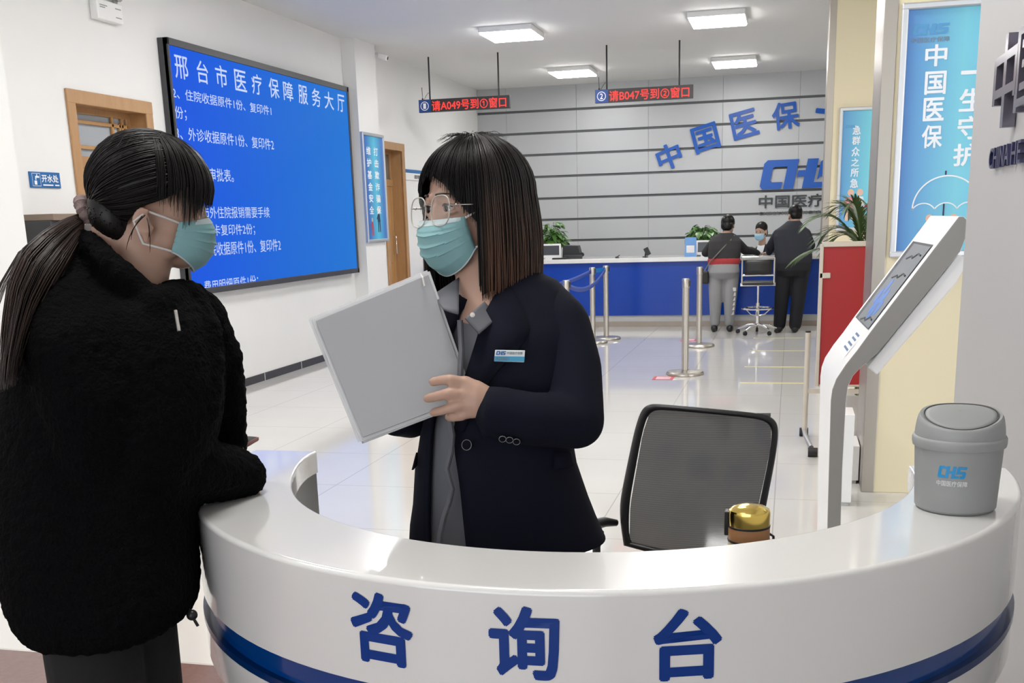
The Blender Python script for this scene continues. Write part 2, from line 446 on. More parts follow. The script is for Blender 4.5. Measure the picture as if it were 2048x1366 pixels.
# ------------------------------------------------------------ ceiling lights
M_diff = mat('lamp_diffuser', (0.9, 0.9, 0.9), 0.4, emit=(1.0, 0.985, 0.96), emit_s=LAMP_EMIT)
def ceiling_light(x, y, label):
    t = thing('ceiling_light', label, 'ceiling light', (x, y, ZC), 'square ceiling light panels')
    mb = MB(); mb.box((x - .31, y - .36, ZC - .06), (x + .31, y + .36, ZC)); mb.build('frame', M_white, t, smooth=0, bevel=.006)
    mb = MB(); mb.box((x - .295, y - .345, ZC - .075), (x + .295, y + .345, ZC - .058)); mb.build('diffuser', M_diff, t, smooth=0)
for x, y, l in ((-3.235, 13.33, 'lit square ceiling panel above the number one sign, nearer the screen'), (-0.87, 13.33, 'lit square ceiling panel topmost right, above the number two sign'),
             (-3.235, 17.12, 'lit square ceiling panel between the two hanging signs, close to the grey wall'), (-0.87, 17.12, 'lit square ceiling panel right of the number two sign, close to the grey wall'),
             (-3.235, 8.95, 'lit square ceiling panel over the hall, in line with the screen'), (-0.87, 8.95, 'lit square ceiling panel mirrored in the white desk top'),
             (-3.235, 5.73, 'lit square ceiling panel above the two talking women, on the screen side'), (-0.87, 5.73, 'lit square ceiling panel above the office chair'),
             (-3.235, 2.0, 'lit square ceiling panel over the dark red floor border, on the left'), (-0.87, 2.0, 'lit square ceiling panel straight over the curved desk'),
             (2.3, 9.53, 'lit square ceiling panel right of the columns'), (2.3, 15.5, 'lit square ceiling panel far right past the columns')):
    ceiling_light(x, y, l)

# ------------------------------------------------------------ big blue screen
SX = XL + .10
t = thing('led_screen', 'large blue wall screen showing white Chinese notice lines in a black frame', 'screen', (XL, 10.93, .965))
y0, y1, z0, z1 = 8.925, 12.94, .962, 3.118
mb = MB()
mb.box((XL, y0, z0), (SX - .012, y1, z1))
for a, b in (((XL + .05, y0, z0), (SX, y0 + .02, z1)), ((XL + .05, y1 - .045, z0), (SX, y1, z1)), ((XL + .05, y0, z0), (SX, y1, z0 + .055)), ((XL + .05, y0, z1 - .06), (SX, y1, z1))): mb.box(a, b)
mb.build('frame', M_dark, t, smooth=0, bevel=.004)
M_screen = gradient_mat('screen_blue', (0.005, 0.11, 0.90), (0.012, 0.21, 0.78), 'Y', 9.0, 12.9, emit=0.62, rough=0.7, c3=(0.01, 0.17, 0.80))
M_screen.node_tree.nodes['Principled BSDF'].inputs['Base Color'].default_value = (0.003, 0.003, 0.003, 1); M_screen.node_tree.nodes['Principled BSDF'].inputs['Specular IOR Level'].default_value = .1
for l in list(M_screen.node_tree.links):
    if l.to_socket.name == 'Base Color': M_screen.node_tree.links.remove(l)
mb = MB(); xs = SX - .010; mb.quad((xs, y0 + .012, z0 + .03), (xs, y1 - .03, z0 + .03), (xs, y1 - .03, z1 - .03), (xs, y0 + .012, z1 - .03)); mb.build('display', M_screen, t, smooth=0)
M_scrtext = mat('screen_text', (0.05, 0.05, 0.05), 0.5, emit=(0.56, 0.68, 1.0), emit_s=0.62)
xt = SX - .008
def screen_line(s, u0, u1, bot, top, bold=0.006, cut=False):
    """one line of the notice: left and right end, lower and upper edge measured on the screen"""
    zb_, zt_ = at(*bot, x=xt).z, at(*top, x=xt).z
    ya_, yb_ = at(u0, bot[1], x=xt).y, at(u1, bot[1], x=xt).y
    mb = MB(); text(mb, s, plane_fn((xt, ya_, zb_), (0, 1, 0), (0, 0, 1)), yb_ - ya_, zt_ - zb_, bold)
    o = mb.build('text_line', M_scrtext, t, smooth=0)
    if cut:
        bm = bmesh.new(); bm.from_mesh(o.data)
        bmesh.ops.bisect_plane(bm, geom=bm.verts[:] + bm.edges[:] + bm.faces[:], plane_co=(0, 0, z0 + .056 - t.location.z), plane_no=(0, 0, -1), clear_outer=True)
        bm.to_mesh(o.data); bm.free()
ttl = '邢台市医疗保障服务大厅'
pos = [(352, 378), (396, 418), (433, 456), (471, 494), (505, 525), (539, 559), (568, 587), (598, 616), (625, 642), (650, 668), (676, 690)]
mb = MB(); zt0, zt1 = at(359, 157, x=xt).z, at(684, 224, x=xt).z; ht0 = at(355, 110, x=xt).z - zt0
for i, (ch, (ua, ub)) in enumerate(zip(ttl, pos)):
    yc = [at(u, 160 + i*6.5, x=xt).y for u in (ua, ub)]
    mb = MB(); text(mb, ch, plane_fn((xt, yc[0], zt0 + (zt1 - zt0)*i/10), (0, 1, 0), (0, 0, 1)), yc[1] - yc[0], ht0, 0.01)
    mb.build('title_character', M_scrtext, t, smooth=0)
screen_line('2、住院收据原件1份、复印件1', 346, 541, (380, 202), (377, 179.5))
screen_line('份；', 351, 374, (358.5, 239.5), (353, 212))
screen_line('3、外诊收据原件1份、复印件2', 353, 547, (385, 282), (383, 256))
screen_line('诊审批表。', 404, 468, (425, 362.6), (425, 336))
screen_line('市外住院报销需要手续', 406, 540, (424, 437), (424, 413))
screen_line('卡复印件2份；', 428, 511, (434, 473.5), (434, 449))
screen_line('院收据原件1份、复印件2', 420, 563, (438, 511), (438, 484))
screen_line('费用明细原件1份；', 410, 519, (415, 588), (415, 561), cut=True)

# ------------------------------------------------------------ signs on the left wall
M_signblue = mat('sign_blue', (0.008, 0.12, 0.36), 0.35)
M_signwhite = mat('sign_white', (0.85, 0.88, 0.92), 0.5)
t = thing('hot_water_sign', 'small blue sign with tap pictogram and white characters beside the oak door', 'sign', (XL, 7.2, 1.86))
mb = MB(); mb.box((XL, 7.03, 1.862), (XL + .012, 7.37, 1.972)); mb.build('plate', M_signblue, t, smooth=0, bevel=.002)
mb = MB(); xt2 = XL + .0135
text(mb, '开水处', plane_fn((xt2, 7.155, 1.9), (0, 1, 0), (0, 0, 1)), .19, .055, .03)
for a, b in ((7.165, 7.28), (7.3, 7.35)): mb.quad((xt2, a, 1.877), (xt2, b, 1.877), (xt2, b, 1.886), (xt2, a, 1.886))
for (a, b, c, d) in ((7.05, 1.872, 7.142, 1.875), (7.05, 1.959, 7.142, 1.962), (7.05, 1.872, 7.053, 1.962), (7.139, 1.872, 7.142, 1.962)): mb.quad((xt2, a, b), (xt2, c, b), (xt2, c, d), (xt2, a, d))
for (a, b, c, d) in ((7.085, 1.93, 7.13, 1.942), (7.1, 1.942, 7.108, 1.955), (7.085, 1.915, 7.095, 1.93), (7.072, 1.882, 7.1, 1.91)): mb.quad((xt2, a, b), (xt2, c, b), (xt2, c, d), (xt2, a, d))
mb.build('lettering', M_signwhite, t, smooth=0)
t = thing('door_sign', 'white and blue horizontal room sign on the wall past the far oak door', 'sign', (XL, 15.6, 2.12))
mb = MB(); mb.box((XL, 15.1, 2.12), (XL + .015, 16.3, 2.215)); mb.build('plate', M_white, t, smooth=0)
mb = MB(); mb.box((XL, 15.1, 2.215), (XL + .015, 16.3, 2.262)); mb.build('blue_strip', M_signblue, t, smooth=0)
mb = MB(); text(mb, '报销结算', plane_fn((XL + .017, 15.45, 2.14), (0, 1, 0), (0, 0, 1)), .5, .055, .03); mb.build('lettering', M_dark, t, smooth=0)

t = thing('emergency_light', 'white emergency light box with twin lamps high on the left wall', 'emergency light', (XL, 8.2, 3.13))
mb = MB(); mb.box((XL, 8.0, 3.125), (XL + .07, 8.34, 3.27)); mb.build('housing', M_white, t, smooth=0, bevel=.008)
for yy in (8.06, 8.3):
    mb = MB(); mb.capsule((XL + .035, yy, 3.27), (XL + .035, yy, 3.31), .02, .02); mb.lathe((XL + .035, yy, 3.34), [(.02, -.03), (.045, .02), (.045, .05)], 20, (1, 0, -.2)); mb.build('lamp_head', mat('grey_plastic', (.35, .35, .35), .4), t)
mb = MB()
for a, b, c in ((8.03, 3.225, .1), (8.03, 3.21, .07), (8.235, 3.225, .08), (8.235, 3.16, .08)): mb.quad((XL + .0712, a, b), (XL + .0712, a + c, b), (XL + .0712, a + c, b + .008), (XL + .0712, a, b + .008))
mb.build('lettering', mat('grey_print', (.3, .3, .3), .6), t, smooth=0)
mb = MB(); mb.tube([(XL + .02, 7.99, 3.26), (XL + .015, 7.85, 3.3), (XL + .012, 7.6, 3.33), (XL + .012, 7.45, 3.36)], .006, 6); mb.build('cable', M_white, t)

t = thing('security_camera', 'small white security camera below the ceiling beside the pilaster', 'camera', (-5.08, 13.83, 3.6))
mb = MB(); mb.box((-5.25, 13.78, 3.56), (-5.2, 13.88, 3.64)); mb.tube([(-5.22, 13.83, 3.6), (-5.1, 13.83, 3.6), (-5.06, 13.83, 3.58)], .015); mb.build('bracket', M_white, t)
mb = MB(); mb.obox((-5.02, 13.83, 3.555), (.06, 0, -.02), (0, .032, 0), (.01, 0, .03)); mb.build('housing', M_white, t, smooth=0, bevel=.01)
mb = MB(); mb.lathe((-4.962, 13.83, 3.537), [(.022, 0), (.022, .004)], 16, (.95, 0, -.3)); mb.build('lens', M_black, t)

# banner on the pilaster
def banner(name, label, o, right, up, w, h, grad, texts, fig, emb):
    """wall banner in a silver frame: o is its lower left corner on the wall"""
    o = Vector(o); right = Vector(right); up = Vector(up); n = right.cross(up)
    t = thing(name, label, 'banner', o, 'blue wall banners')
    fr = .034 if w > .5 else .028
    P = lambda x, y, z=0: o + right*x + up*y + n*z
    mb = MB()
    for (x0, y0, x1, y1) in ((0, 0, fr, h), (w - fr, 0, w, h), (0, 0, w, fr), (0, h - fr, w, h)):
        k_ = .02 if x1 - x0 < .1 else .0205; e_ = 0 if x1 - x0 < .1 else .0006
        mb.obox(P((x0+x1)/2, (y0+y1)/2, k_), right*((x1-x0)/2 + e_), up*((y1-y0)/2 + e_), n*k_)
    mb.build('frame', M_alu, t, smooth=0, bevel=.008)
    mb = MB(); mb.quad(P(fr*.8, fr*.8, .02), P(w - fr*.8, fr*.8, .02), P(w - fr*.8, h - fr*.8, .02), P(fr*.8, h - fr*.8, .02)); mb.build('print', grad, t, smooth=0)
    cols = {}
    for q in texts: cols.setdefault(round(q[1] / .12) if w > .5 else round(q[1] / (w*.34)), []).append(q)
    for qs in cols.values():
        mb = MB()
        for ch, x, y, ww, hh in qs: text(mb, ch, plane_fn(P(x, y, .0215), right, up), ww, hh, .03)
        mb.build('lettering', M_signwhite, t, smooth=0)
    fig(t, P, n, right, up)
    if emb:
        mb = MB(); f = plane_fn(P(emb[0], emb[1], .0215), right, up); emblem(mb, f, emb[2], .0004); mb.build('emblem', mat('print_blue', (.09, .33, .62), .5), t, smooth=0)
        if emb[2] > .03:
            mb = MB(); text(mb, '中国医疗保障', plane_fn(P(emb[0] - .004, emb[1] - emb[2]*.75, .0215), right, up), emb[2]*3.7, emb[2]*.5, .02); mb.build('lettering', mat('grey_print2', (.18, .25, .33), .6), t, smooth=0)
    return t
M_fred = mat('print_red', (.5, .05, .06), .5); M_fblk = mat('print_navy', (.02, .03, .08), .5); M_fskin = mat('print_skin', (.75, .5, .38), .5); M_fwhite = mat('print_white', (.85, .85, .85), .5); M_fpink = mat('print_pink', (.75, .25, .33), .5)
def little_figure(t, P, x, y, h, top, legs, name):
    """simple printed standing figure"""
    mb = MB()
    Z = .0214
    mb.cur = 0; mb.add([P(x + .10*h*math.cos(a), y + .88*h + .11*h*math.sin(a), Z) for a in [2*PI*i/12 for i in range(12)]], [tuple(range(12))])
    mb.cur = 1; mb.add([P(x - .1*h, y + .75*h, Z), P(x - .17*h, y + .42*h, Z), P(x + .17*h, y + .42*h, Z), P(x + .1*h, y + .75*h, Z)], [(0, 1, 2, 3)])
    mb.add([P(x - .1*h, y + .74*h, Z), P(x - .26*h, y + .55*h, Z), P(x - .2*h, y + .5*h, Z), P(x - .06*h, y + .66*h, Z)], [(0, 1, 2, 3)])
    mb.cur = 2
    for s in (-1, 1): mb.add([P(x + s*.02*h, y + .43*h, Z), P(x + s*.06*h, y, Z), P(x + s*.15*h, y, Z), P(x + s*.14*h, y + .43*h, Z)], [(0, 1, 2, 3)])
    mb.build(name, [M_fskin, top, legs], t, smooth=0)
G1 = gradient_mat('banner_print_left', (0.02, 0.13, 0.48), (0.03, 0.17, 0.52), 'Y', 13.15, 13.68, rough=.35, c3=(0.08, 0.52, 0.72))
bt = []
ya, yb = at(722, 263, x=-5.06).y, at(765, 268, x=-5.06).y
zb0, zb1 = at(737, 485, x=-5.06).z, at(722, 263, x=-5.06).z
bw, bh = yb - ya, zb1 - zb0
for i, ch in enumerate('维护基金安全'): bt.append((ch, bw*.18, bh*(.80 - i*.108), bw*.2, bh*.075))
for i, ch in enumerate('打击欺诈骗保'): bt.append((ch, bw*.52, bh*(.80 - i*.108), bw*.2, bh*.075))
def figs1(t, P, n, r, u):
    little_figure(t, P, bw*.28, bh*.06, .22, M_fred, M_fred, 'printed_figure'); little_figure(t, P, bw*.6, bh*.09, .3, M_fblk, M_fblk, 'printed_figure')
banner('pilaster_banner', 'narrow blue banner with two columns of white characters on the pilaster', (-5.08, ya, zb0), (0, 1, 0), (0, 0, 1), bw, bh, G1, bt, figs1, None)
# big banner on the near column
G2 = gradient_mat('banner_print_right', (0.09, 0.25, 0.62), (0.12, 0.52, 0.80), 'X', .53, 1.05, rough=.35, c3=(0.19, 0.60, 0.74))
bx, bz, BW, BH = .505, 1.292, .60, 1.254
zz = lambda v, u=1860: at(u, v, y=6.28).z
bt = []
for ch, u0, u1, v0, v1 in (('中', 1849, 1896, 87, 134), ('国', 1848, 1894, 141, 190), ('医', 1845, 1890, 194, 243), ('保', 1842, 1886, 249, 297)):
    a = at(u0, v1, y=6.28); b = at(u1, v0, y=6.28); bt.append((ch, a.x - bx, a.z - bz, b.x - a.x, b.z - a.z))
x0 = at(1922, 145, y=6.28).x - bx
for ch, v0, v1 in (('一', 141, 149), ('生', 177, 223), ('守', 232, 279), ('护', 287, 332)):
    bt.append((ch, x0 - (.012 if ch == '护' else 0), zz(v1, 1935) - bz, .125, zz(v0, 1935) - zz(v1, 1935)))
def figs2(t, P, n, r, u):
    mb = MB(); cx, cy, R = .268, .255, .165
    def arc(c, rad, a0, a1, k=24, w=.007):
        pts = [(c[0] + rad*math.cos(a), c[1] + rad*math.sin(a)) for a in [a0 + (a1 - a0)*i/k for i in range(k + 1)]]
        for (xa, ya2), (xb, yb2) in zip(pts[:-1], pts[1:]):
            d = Vector((xb - xa, yb2 - ya2)); q = Vector((-d.y, d.x)).normalized() * w/2
            mb.add([P(xa - q.x, ya2 - q.y, .0214), P(xb - q.x, yb2 - q.y, .0214), P(xb + q.x, yb2 + q.y, .0214), P(xa + q.x, ya2 + q.y, .0214)], [(0, 1, 2, 3)])
    arc((cx, cy - .01), R, 0, PI)
    for k in (-1, 0, 1): arc((cx + k*R*2/3, cy - .045), R/3*1.18, .55, PI - .55, 10, .006)
    mb.build('umbrella_drawing', M_signwhite, t, smooth=0)
    mb = MB(); mb.obox(P(cx - .01, cy + R + .005, .0214), Vector((.004, 0, 0)), Vector((0, 0, .01)), Vector((0, .0004, 0))); mb.build('umbrella_tip', M_fblk, t, smooth=0); mb = MB(); mb.obox(P(cx - .01, cy - .02, .0214), Vector((.004, 0, 0)), Vector((0, 0, .035)), Vector((0, .0004, 0))); mb.build('umbrella_stick', M_fblk, t, smooth=0)
    little_figure(t, P, .19, .03, .19, M_fred, M_fblk, 'printed_figure'); little_figure(t, P, .31, .03, .19, M_fpink, M_fblk, 'printed_figure')
banner('column_banner', 'big light blue banner with white characters and umbrella drawing on the near column', (bx, 6.3, bz), (1, 0, 0), (0, 0, 1), BW, BH, G2, bt, figs2, (.055, 1.10, .05))
# banner on the far column
G3 = gradient_mat('banner_print_far', (0.10, 0.28, 0.62), (0.20, 0.66, 0.78), 'X', .42, .75, rough=.35)
b0 = at(1680, 216, y=12.2); bz3 = 1.33; BH3 = b0.z - bz3
bt = []
for ch, v0, v1 in (('急', 250, 270), ('群', 272, 290), ('众', 293, 313), ('之', 316, 333), ('所', 336, 354), ('急', 357, 376)):
    a = at(1705 - (v1 - 270)*.05, v1, y=12.18); b = at(1722 - (v1 - 270)*.05, v0, y=12.18)
    bt.append((ch, a.x - b0.x, a.z - bz3, b.x - a.x, b.z - a.z))
def figs3(t, P, n, r, u):
    little_figure(t, P, .14, .1, .32, M_fpink, M_fskin, 'printed_figure'); little_figure(t, P, .23, .1, .32, M_fwhite, M_fblk, 'printed_figure'); little_figure(t, P, .34, .1, .25, M_fred, M_fblk, 'printed_figure')
banner('far_column_banner', 'light blue banner with white characters on the far column above the palm', (b0.x, 12.2, bz3), (1, 0, 0), (0, 0, 1), .55, BH3, G3, bt, figs3, (.06, BH3 - .2, .028))

# metal lettering on the right wall
M_metal = mat('dark_shiny_metal', (0.16, 0.15, 0.19), 0.22, metal=.65)
M_navy = mat('navy_letters', (0.02, 0.02, 0.07), 0.3)
def wall_text(name, label, s, y_a, z0, h, w, depth, m):
    mb = MB(); n_ = Vector((-1, 0, 0))
    text(mb, s, lambda x, y, z: Vector((XR - .004 - z, y_a - x, z0 + y)), w, h, .012, depth)
    o = mb.build(name, m, None, smooth=0, fix=False); tag(o, label, 'wall lettering', 'metal characters on the right wall'); return o
za, zb = at(2008, 254, x=XR - .03).z, at(2012, 72, x=XR - .03).z
ya = at(1989, 180, x=XR - .03).y; yb = at(2034, 180, x=XR - .03).y
wall_text('metal_character', 'dark shiny metal character shaped like a box with a stem on the right wall', '中', ya, za, zb - za, ya - yb, .03, M_metal)
ya2 = at(2025, 180, x=XR - .03).y
wall_text('metal_character', 'dark shiny metal square character cut by the right edge', '国', ya2 - .05, za + (zb - za)*.1, (zb - za)*.85, ya - yb, .03, M_metal)
ya = at(1982, 318, x=XR - .01).y; za, zb = at(1983, 338, x=XR - .01).z, at(1983, 298, x=XR - .01).z
y_e = at(2046, 300, x=XR - .01).y
t = thing('wall_lettering', 'navy Latin letters below the metal characters on the right wall', 'wall lettering', (XR, ya, za))
L_ = ya - y_e
for wd_, k0, k1 in (('CHINA', 0, .655), ('HE', .725, 1.0)):
    mb = MB(); text(mb, wd_, lambda x, y, z: Vector((XR - .002 - z, ya - L_*k0 - x, za + y)), L_*(k1 - k0), zb - za, .01, .014); mb.build('word', M_navy, t, smooth=0, fix=False)
text_ = None
# ------------------------------------------------------------ curved reception desk
DC = Vector((-0.389, 2.258, 0)); RO, RI, DZ = .825, .636, 1.04
YEND = 2.31
def arc_angles(r, n=72):
    e = math.asin((YEND - DC.y) / r); a0, a1 = PI - e, 2*PI + e
    return [a0 + (a1 - a0)*i/n for i in range(n + 1)]
def ring(mb, prof, n=72):
    """sweeps a closed (radius, height) profile round the desk, ends cut square"""
    rows = []
    cols = [arc_angles(r, n) for r, h in prof]
    for i in range(n + 1):
        fl = .030*math.exp(-(i/6.0)**2)   # the inner edge opens a little at the left end
        rows.append([DC + Vector(((r + (fl if r < .70 else 0))*math.cos(cols[k][i]), r*math.sin(cols[k][i]), h)) for k, (r, h) in enumerate(prof)])
    o = len(mb.v); mb.grid(rows, wrap=True); m = len(prof)
    mb.f.append([o + k for k in range(m)]); mb.mi.append(mb.cur); mb.f.append([o + n*m + k for k in range(m)][::-1]); mb.mi.append(mb.cur)
t = thing('reception_desk', 'curved white gloss reception desk with big blue characters and a blue stripe', 'desk', (DC.x, DC.y, 0))
def rounded(r0, r1, z0, z1, rr):
    pr = [(r0, z0), (r1, z0)]
    for i in range(5): a = PI/2*i/4; pr.append((r1 - rr + rr*math.cos(a), z1 - rr + rr*math.sin(a)))
    for i in range(5): a = PI/2*i/4; pr.append((r0 + rr*.5 - rr*.5*math.sin(a), z1 - rr*.5 + rr*.5*math.cos(a)))
    return pr
mb = MB(); ring(mb, rounded(RI, RO, DZ - .05, DZ, .009)); mb.build('counter_top', M_gloss, t, smooth=35, wn=True)
mb = MB(); ring(mb, [(RI + .05, .866), (RO, .866), (RO, DZ - .05), (RI + .05, DZ - .05)]); mb.build('front_panel', M_gloss, t, smooth=35)
mb = MB(); ring(mb, [(RI + .004, .70), (RI + .05, .70), (RI + .05, DZ - .05), (RI + .004, DZ - .05)]); mb.build('inner_lining', mat('grey_lining', (.22, .22, .22), .5), t, smooth=35)
mb = MB(); ring(mb, [(RI + .055, .815), (RO - .009, .815), (RO - .009, .866), (RI + .055, .866)]); mb.build('blue_stripe', M_band, t, smooth=35)
mb = MB(); ring(mb, [(RI + .058, .81), (RO + .003, .81), (RO + .003, .823), (RI + .058, .823)]); mb.build('stripe_lip', mat('dark_blue_lip', (0, .02, .1), .2), t, smooth=35)
mb = MB(); ring(mb, [(RI + .056, .69), (RO - .03, .69), (RO - .008, .715), (RO, .74), (RO, .81), (RI + .056, .81)]); mb.build('lower_panel', M_gloss, t, smooth=50)
mb = MB(); ring(mb, [(RI + .02, 0), (RI + .1, 0), (RI + .1, .69), (RI + .02, .69)]); mb.build('plinth', M_white, t, smooth=35)
mb = MB(); ring(mb, [(.43, .76), (RI + .003, .76), (RI + .003, .79), (.43, .79)]); mb.build('inner_worktop', mat('grey_worktop', (.5, .5, .5), .3), t, smooth=35)
def on_desk(v0, s, u0, u1, v1, v2):
    """one vinyl character bent onto the desk front"""
    def hit(u, v):
        d = cam_ray(u, v); o = CAM - DC
        a = d.x*d.x + d.y*d.y; b = 2*(o.x*d.x + o.y*d.y); c = o.x*o.x + o.y*o.y - RO*RO
        k = (-b - math.sqrt(b*b - 4*a*c)) / (2*a); q = CAM + d*k
        return math.atan2(q.y - DC.y, q.x - DC.x), q.z
    a0, _ = hit(u0, (v1 + v2)/2); a1, _ = hit(u1, (v1 + v2)/2); um = (u0 + u1)/2
    _, zb = hit(um, v2); _, zt = hit(um, v1)
    mb = MB()
    text(mb, s, lambda x, y, z: DC + Vector(((RO + .0012 + z)*math.cos(a0 + x), (RO + .0012 + z)*math.sin(a0 + x), zb + y)), a1 - a0, zt - zb, .045)
    mb.build('lettering', M_letter_blue, t, smooth=0)
on_desk(0, '咨', 703, 826, 1186, 1329); on_desk(0, '询', 978, 1120, 1212, 1359); on_desk(0, '台', 1306, 1444, 1216, 1360)

# small waste bin on the desk
M_bin = mat('grey_bin_plastic', (0.27, 0.28, 0.275), 0.5)
bc = Vector((at(1910, 1000, y=1.985).x, 1.985, DZ)); bk = .955
t = thing('desk_waste_bin', 'small grey swing lid waste bin standing on the white desk', 'bin', bc)
sc_ = lambda pr: [(r_*bk, h_*.93) for r_, h_ in pr]
mb = MB(); mb.lathe(bc, sc_([(.001, .001), (.066, .001), (.070, .006), (.0755, .125), (.074, .125), (.06, .12), (.001, .12)]), 48, cap=False); mb.build('body', M_bin, t, smooth=30)
mb = MB(); mb.lathe(bc, sc_([(.073, .118), (.0790, .120), (.0803, .126), (.0803, .134), (.0785, .138), (.075, .139), (.0725, .150), (.072, .118)]), 48, cap=False); mb.build('rim', M_bin, t, smooth=50)
dirn = Vector((-.12, -.99, 0)).normalized(); side = Vector((-dirn.y, dirn.x, 0))
def lid_h(fx): return .1855 - .026*max(0, (1 + fx)/2)**1.7
mb = MB(); rows = []
for i in range(10):
    s_ = i/9; row = []
    for j in range(64):
        a = 2*PI*j/64; fx = math.cos(a); h_ = .138 + (lid_h(fx) - .138)*min(1, s_*1.12); rr = .0762 - .0075*s_**2 - (.006*max(0, s_ - .85)/.15)
        if s_ > .9: h_ -= .0015
        row.append(bc + dirn*(rr*bk*math.cos(a)) + side*(rr*bk*math.sin(a)) + Vector((0, 0, h_*.93)))
    rows.append(row)
mb.grid(rows, wrap=True); mb.build('lid_collar', M_bin, t, smooth=60)
mb = MB(); rows = []
for i in range(9):
    k_ = .0605*bk*(1 - i/8); row = []
    for j in range(48):
        a = 2*PI*j/48; fx = math.cos(a)*k_/.0605/bk
        h_ = lid_h(fx) - .002 + .006*(1 - (k_/.0605/bk)**2)
        row.append(bc + dirn*(k_*math.cos(a)) + side*(k_*math.sin(a)) + Vector((0, 0, h_*.93)))
    rows.append(row)
mb.grid(rows, wrap=True); mb.build('swing_flap', M_bin, t, smooth=60, solid=.002)
mb = MB(); mb.tube([bc + dirn*(.0625*bk*math.cos(a)) + side*(.0625*bk*math.sin(a)) + Vector((0, 0, (lid_h(math.cos(a)) - .0005)*.93)) for a in [2*PI*j/48 for j in range(49)]], .0011, 6); mb.build('lid_groove', mat('dark_grey_line', (.08, .08, .08), .6), t)
ang0 = math.atan2(-1.0, -.30) - .30
fnb = lambda x, y, z: bc + Vector(((.0695 + y*.03 + .0006 + z)*math.cos(ang0 + x/.07), (.0695 + y*.03 + .0006 + z)*math.sin(ang0 + x/.07), .066 + y))
mb = MB(); emblem(mb, fnb, .021, .0003, width=.047); mb.build('emblem', mat('bright_blue_print', (.01, .24, .52), .4), t, smooth=0)
fnc = lambda x, y, z: fnb(x - .001, y - .014, z)
mb = MB(); text(mb, '中国医疗保障', fnc, .05, .0095, .02); mb.build('lettering', mat('pale_print', (.62, .63, .63), .5), t, smooth=0)

# golden flask
M_gold = mat('gold_metal', (0.85, 0.62, 0.16), 0.15, metal=1.0)
fc = Vector((-.058, 1.93, .79)); lz = at(1500, 1012, y=1.93).z
t = thing('flask', 'gold capped drinking flask with brown band behind the desk edge', 'flask', fc)
H_ = lz - .79
mb = MB(); mb.lathe(fc, [(.001, 0), (.033, 0), (.036, .004), (.036, H_ - .062)], 32); mb.build('body', mat('pale_gold', (.62, .52, .22), .3, metal=.6), t)
mb = MB(); mb.lathe(fc, [(.036, H_ - .062), (.0368, H_ - .058), (.0368, H_ - .038), (.036, H_ - .036)], 32); mb.build('band', mat('brown_band', (.36, .17, .07), .4), t)
for hh in (H_ - .062, H_ - .036):
    mb = MB(); mb.lathe(fc, [(.0355, hh - .002), (.0375, hh - .001), (.0375, hh + .002), (.0355, hh + .003)], 32); mb.build('seal', M_black, t)
mb = MB(); mb.lathe(fc, [(.0365, H_ - .034), (.037, H_ - .012), (.0355, H_ - .006), (.028, H_ - .001), (.015, H_ + .002), (.001, H_ + .003)], 32); mb.build('cap', M_gold, t, smooth=30)
mb = MB(); mb.obox(fc + Vector((-.039, .004, H_ - .032)), (.004, 0, 0), (0, .012, 0), (0, 0, .022)); mb.build('latch', M_black, t, smooth=0, bevel=.002)
mb = MB(); mb.tube([fc + Vector((.036, 0, H_ - .05)), fc + Vector((.043, 0, H_ - .054)), fc + Vector((.045, .002, H_ - .08)), fc + Vector((.039, .004, H_ - .09))], .0025, 6); mb.build('strap_ring', M_black, t)

# ------------------------------------------------------------ mesh office chair
M_mesh = mat('black_mesh_fabric', (0.045, 0.045, 0.043), 0.7)
nt = M_mesh.node_tree; p = nt.nodes['Principled BSDF']
tc = nt.nodes.new('ShaderNodeTexCoord'); wv = nt.nodes.new('ShaderNodeTexWave'); wv.wave_type = 'BANDS'; wv.bands_direction = 'Z'; wv.inputs['Scale'].default_value = 48; wv.inputs['Distortion'].default_value = .3
nt.links.new(tc.outputs['Object'], wv.inputs['Vector'])
cr = nt.nodes.new('ShaderNodeValToRGB'); cr.color_ramp.elements[0].color = (.012, .012, .012, 1); cr.color_ramp.elements[1].color = (.07, .07, .066, 1)
nt.links.new(wv.outputs['Fac'], cr.inputs['Fac']); nt.links.new(cr.outputs['Color'], p.inputs['Base Color'])
tr = nt.nodes.new('ShaderNodeBsdfTransparent'); mxs = nt.nodes.new('ShaderNodeMixShader'); mxs.inputs[0].default_value = .9
nt.links.new(tr.outputs[0], mxs.inputs[1]); nt.links.new(p.outputs[0], mxs.inputs[2]); nt.links.new(mxs.outputs[0], nt.nodes['Material Output'].inputs['Surface'])
CY = 3.1
cc = Vector((-.235, 3.1, 0))
t = thing('office_chair', 'black mesh back office chair standing behind the curved desk', 'chair', cc)
def cp(u, v, dy=0): return at(u, v, y=CY + dy)
out = [(1236, 1040), (1234, 1010), (1240, 975), (1252, 920), (1264, 865), (1276, 825), (1286, 808), (1302, 800), (1330, 801), (1400, 806), (1470, 814), (1520, 821), (1545, 829), (1557, 842), (1561, 860), (1557, 900), (1549, 945), (1540, 990), (1531, 1040), (1522, 1075)]
inn = [(1262, 1080), (1264, 1010), (1270, 975), (1280, 920), (1289, 870), (1298, 838), (1306, 825), (1318, 819), (1340, 819), (1400, 823), (1465, 830), (1510, 837), (1527, 842), (1538, 852), (1541, 866), (1537, 900), (1528, 945), (1518, 990), (1508, 1040), (1500, 1080)]
k = len(out); xs_ = [cp(*q).x for q in out]
def bow(pt):   # the back is gently hollow towards the sitter
    q = (pt.x - cc.x)/.22; return pt + Vector((0, -.045*(1 - min(1, q*q)) + .02*max(0, (.75 - pt.z)*1.0), 0))
mb = MB(); A = [bow(cp(*q)) for q in out]; B = [bow(cp(*q)) for q in inn]
lo = lambda pt, z: Vector((pt.x, pt.y, z))
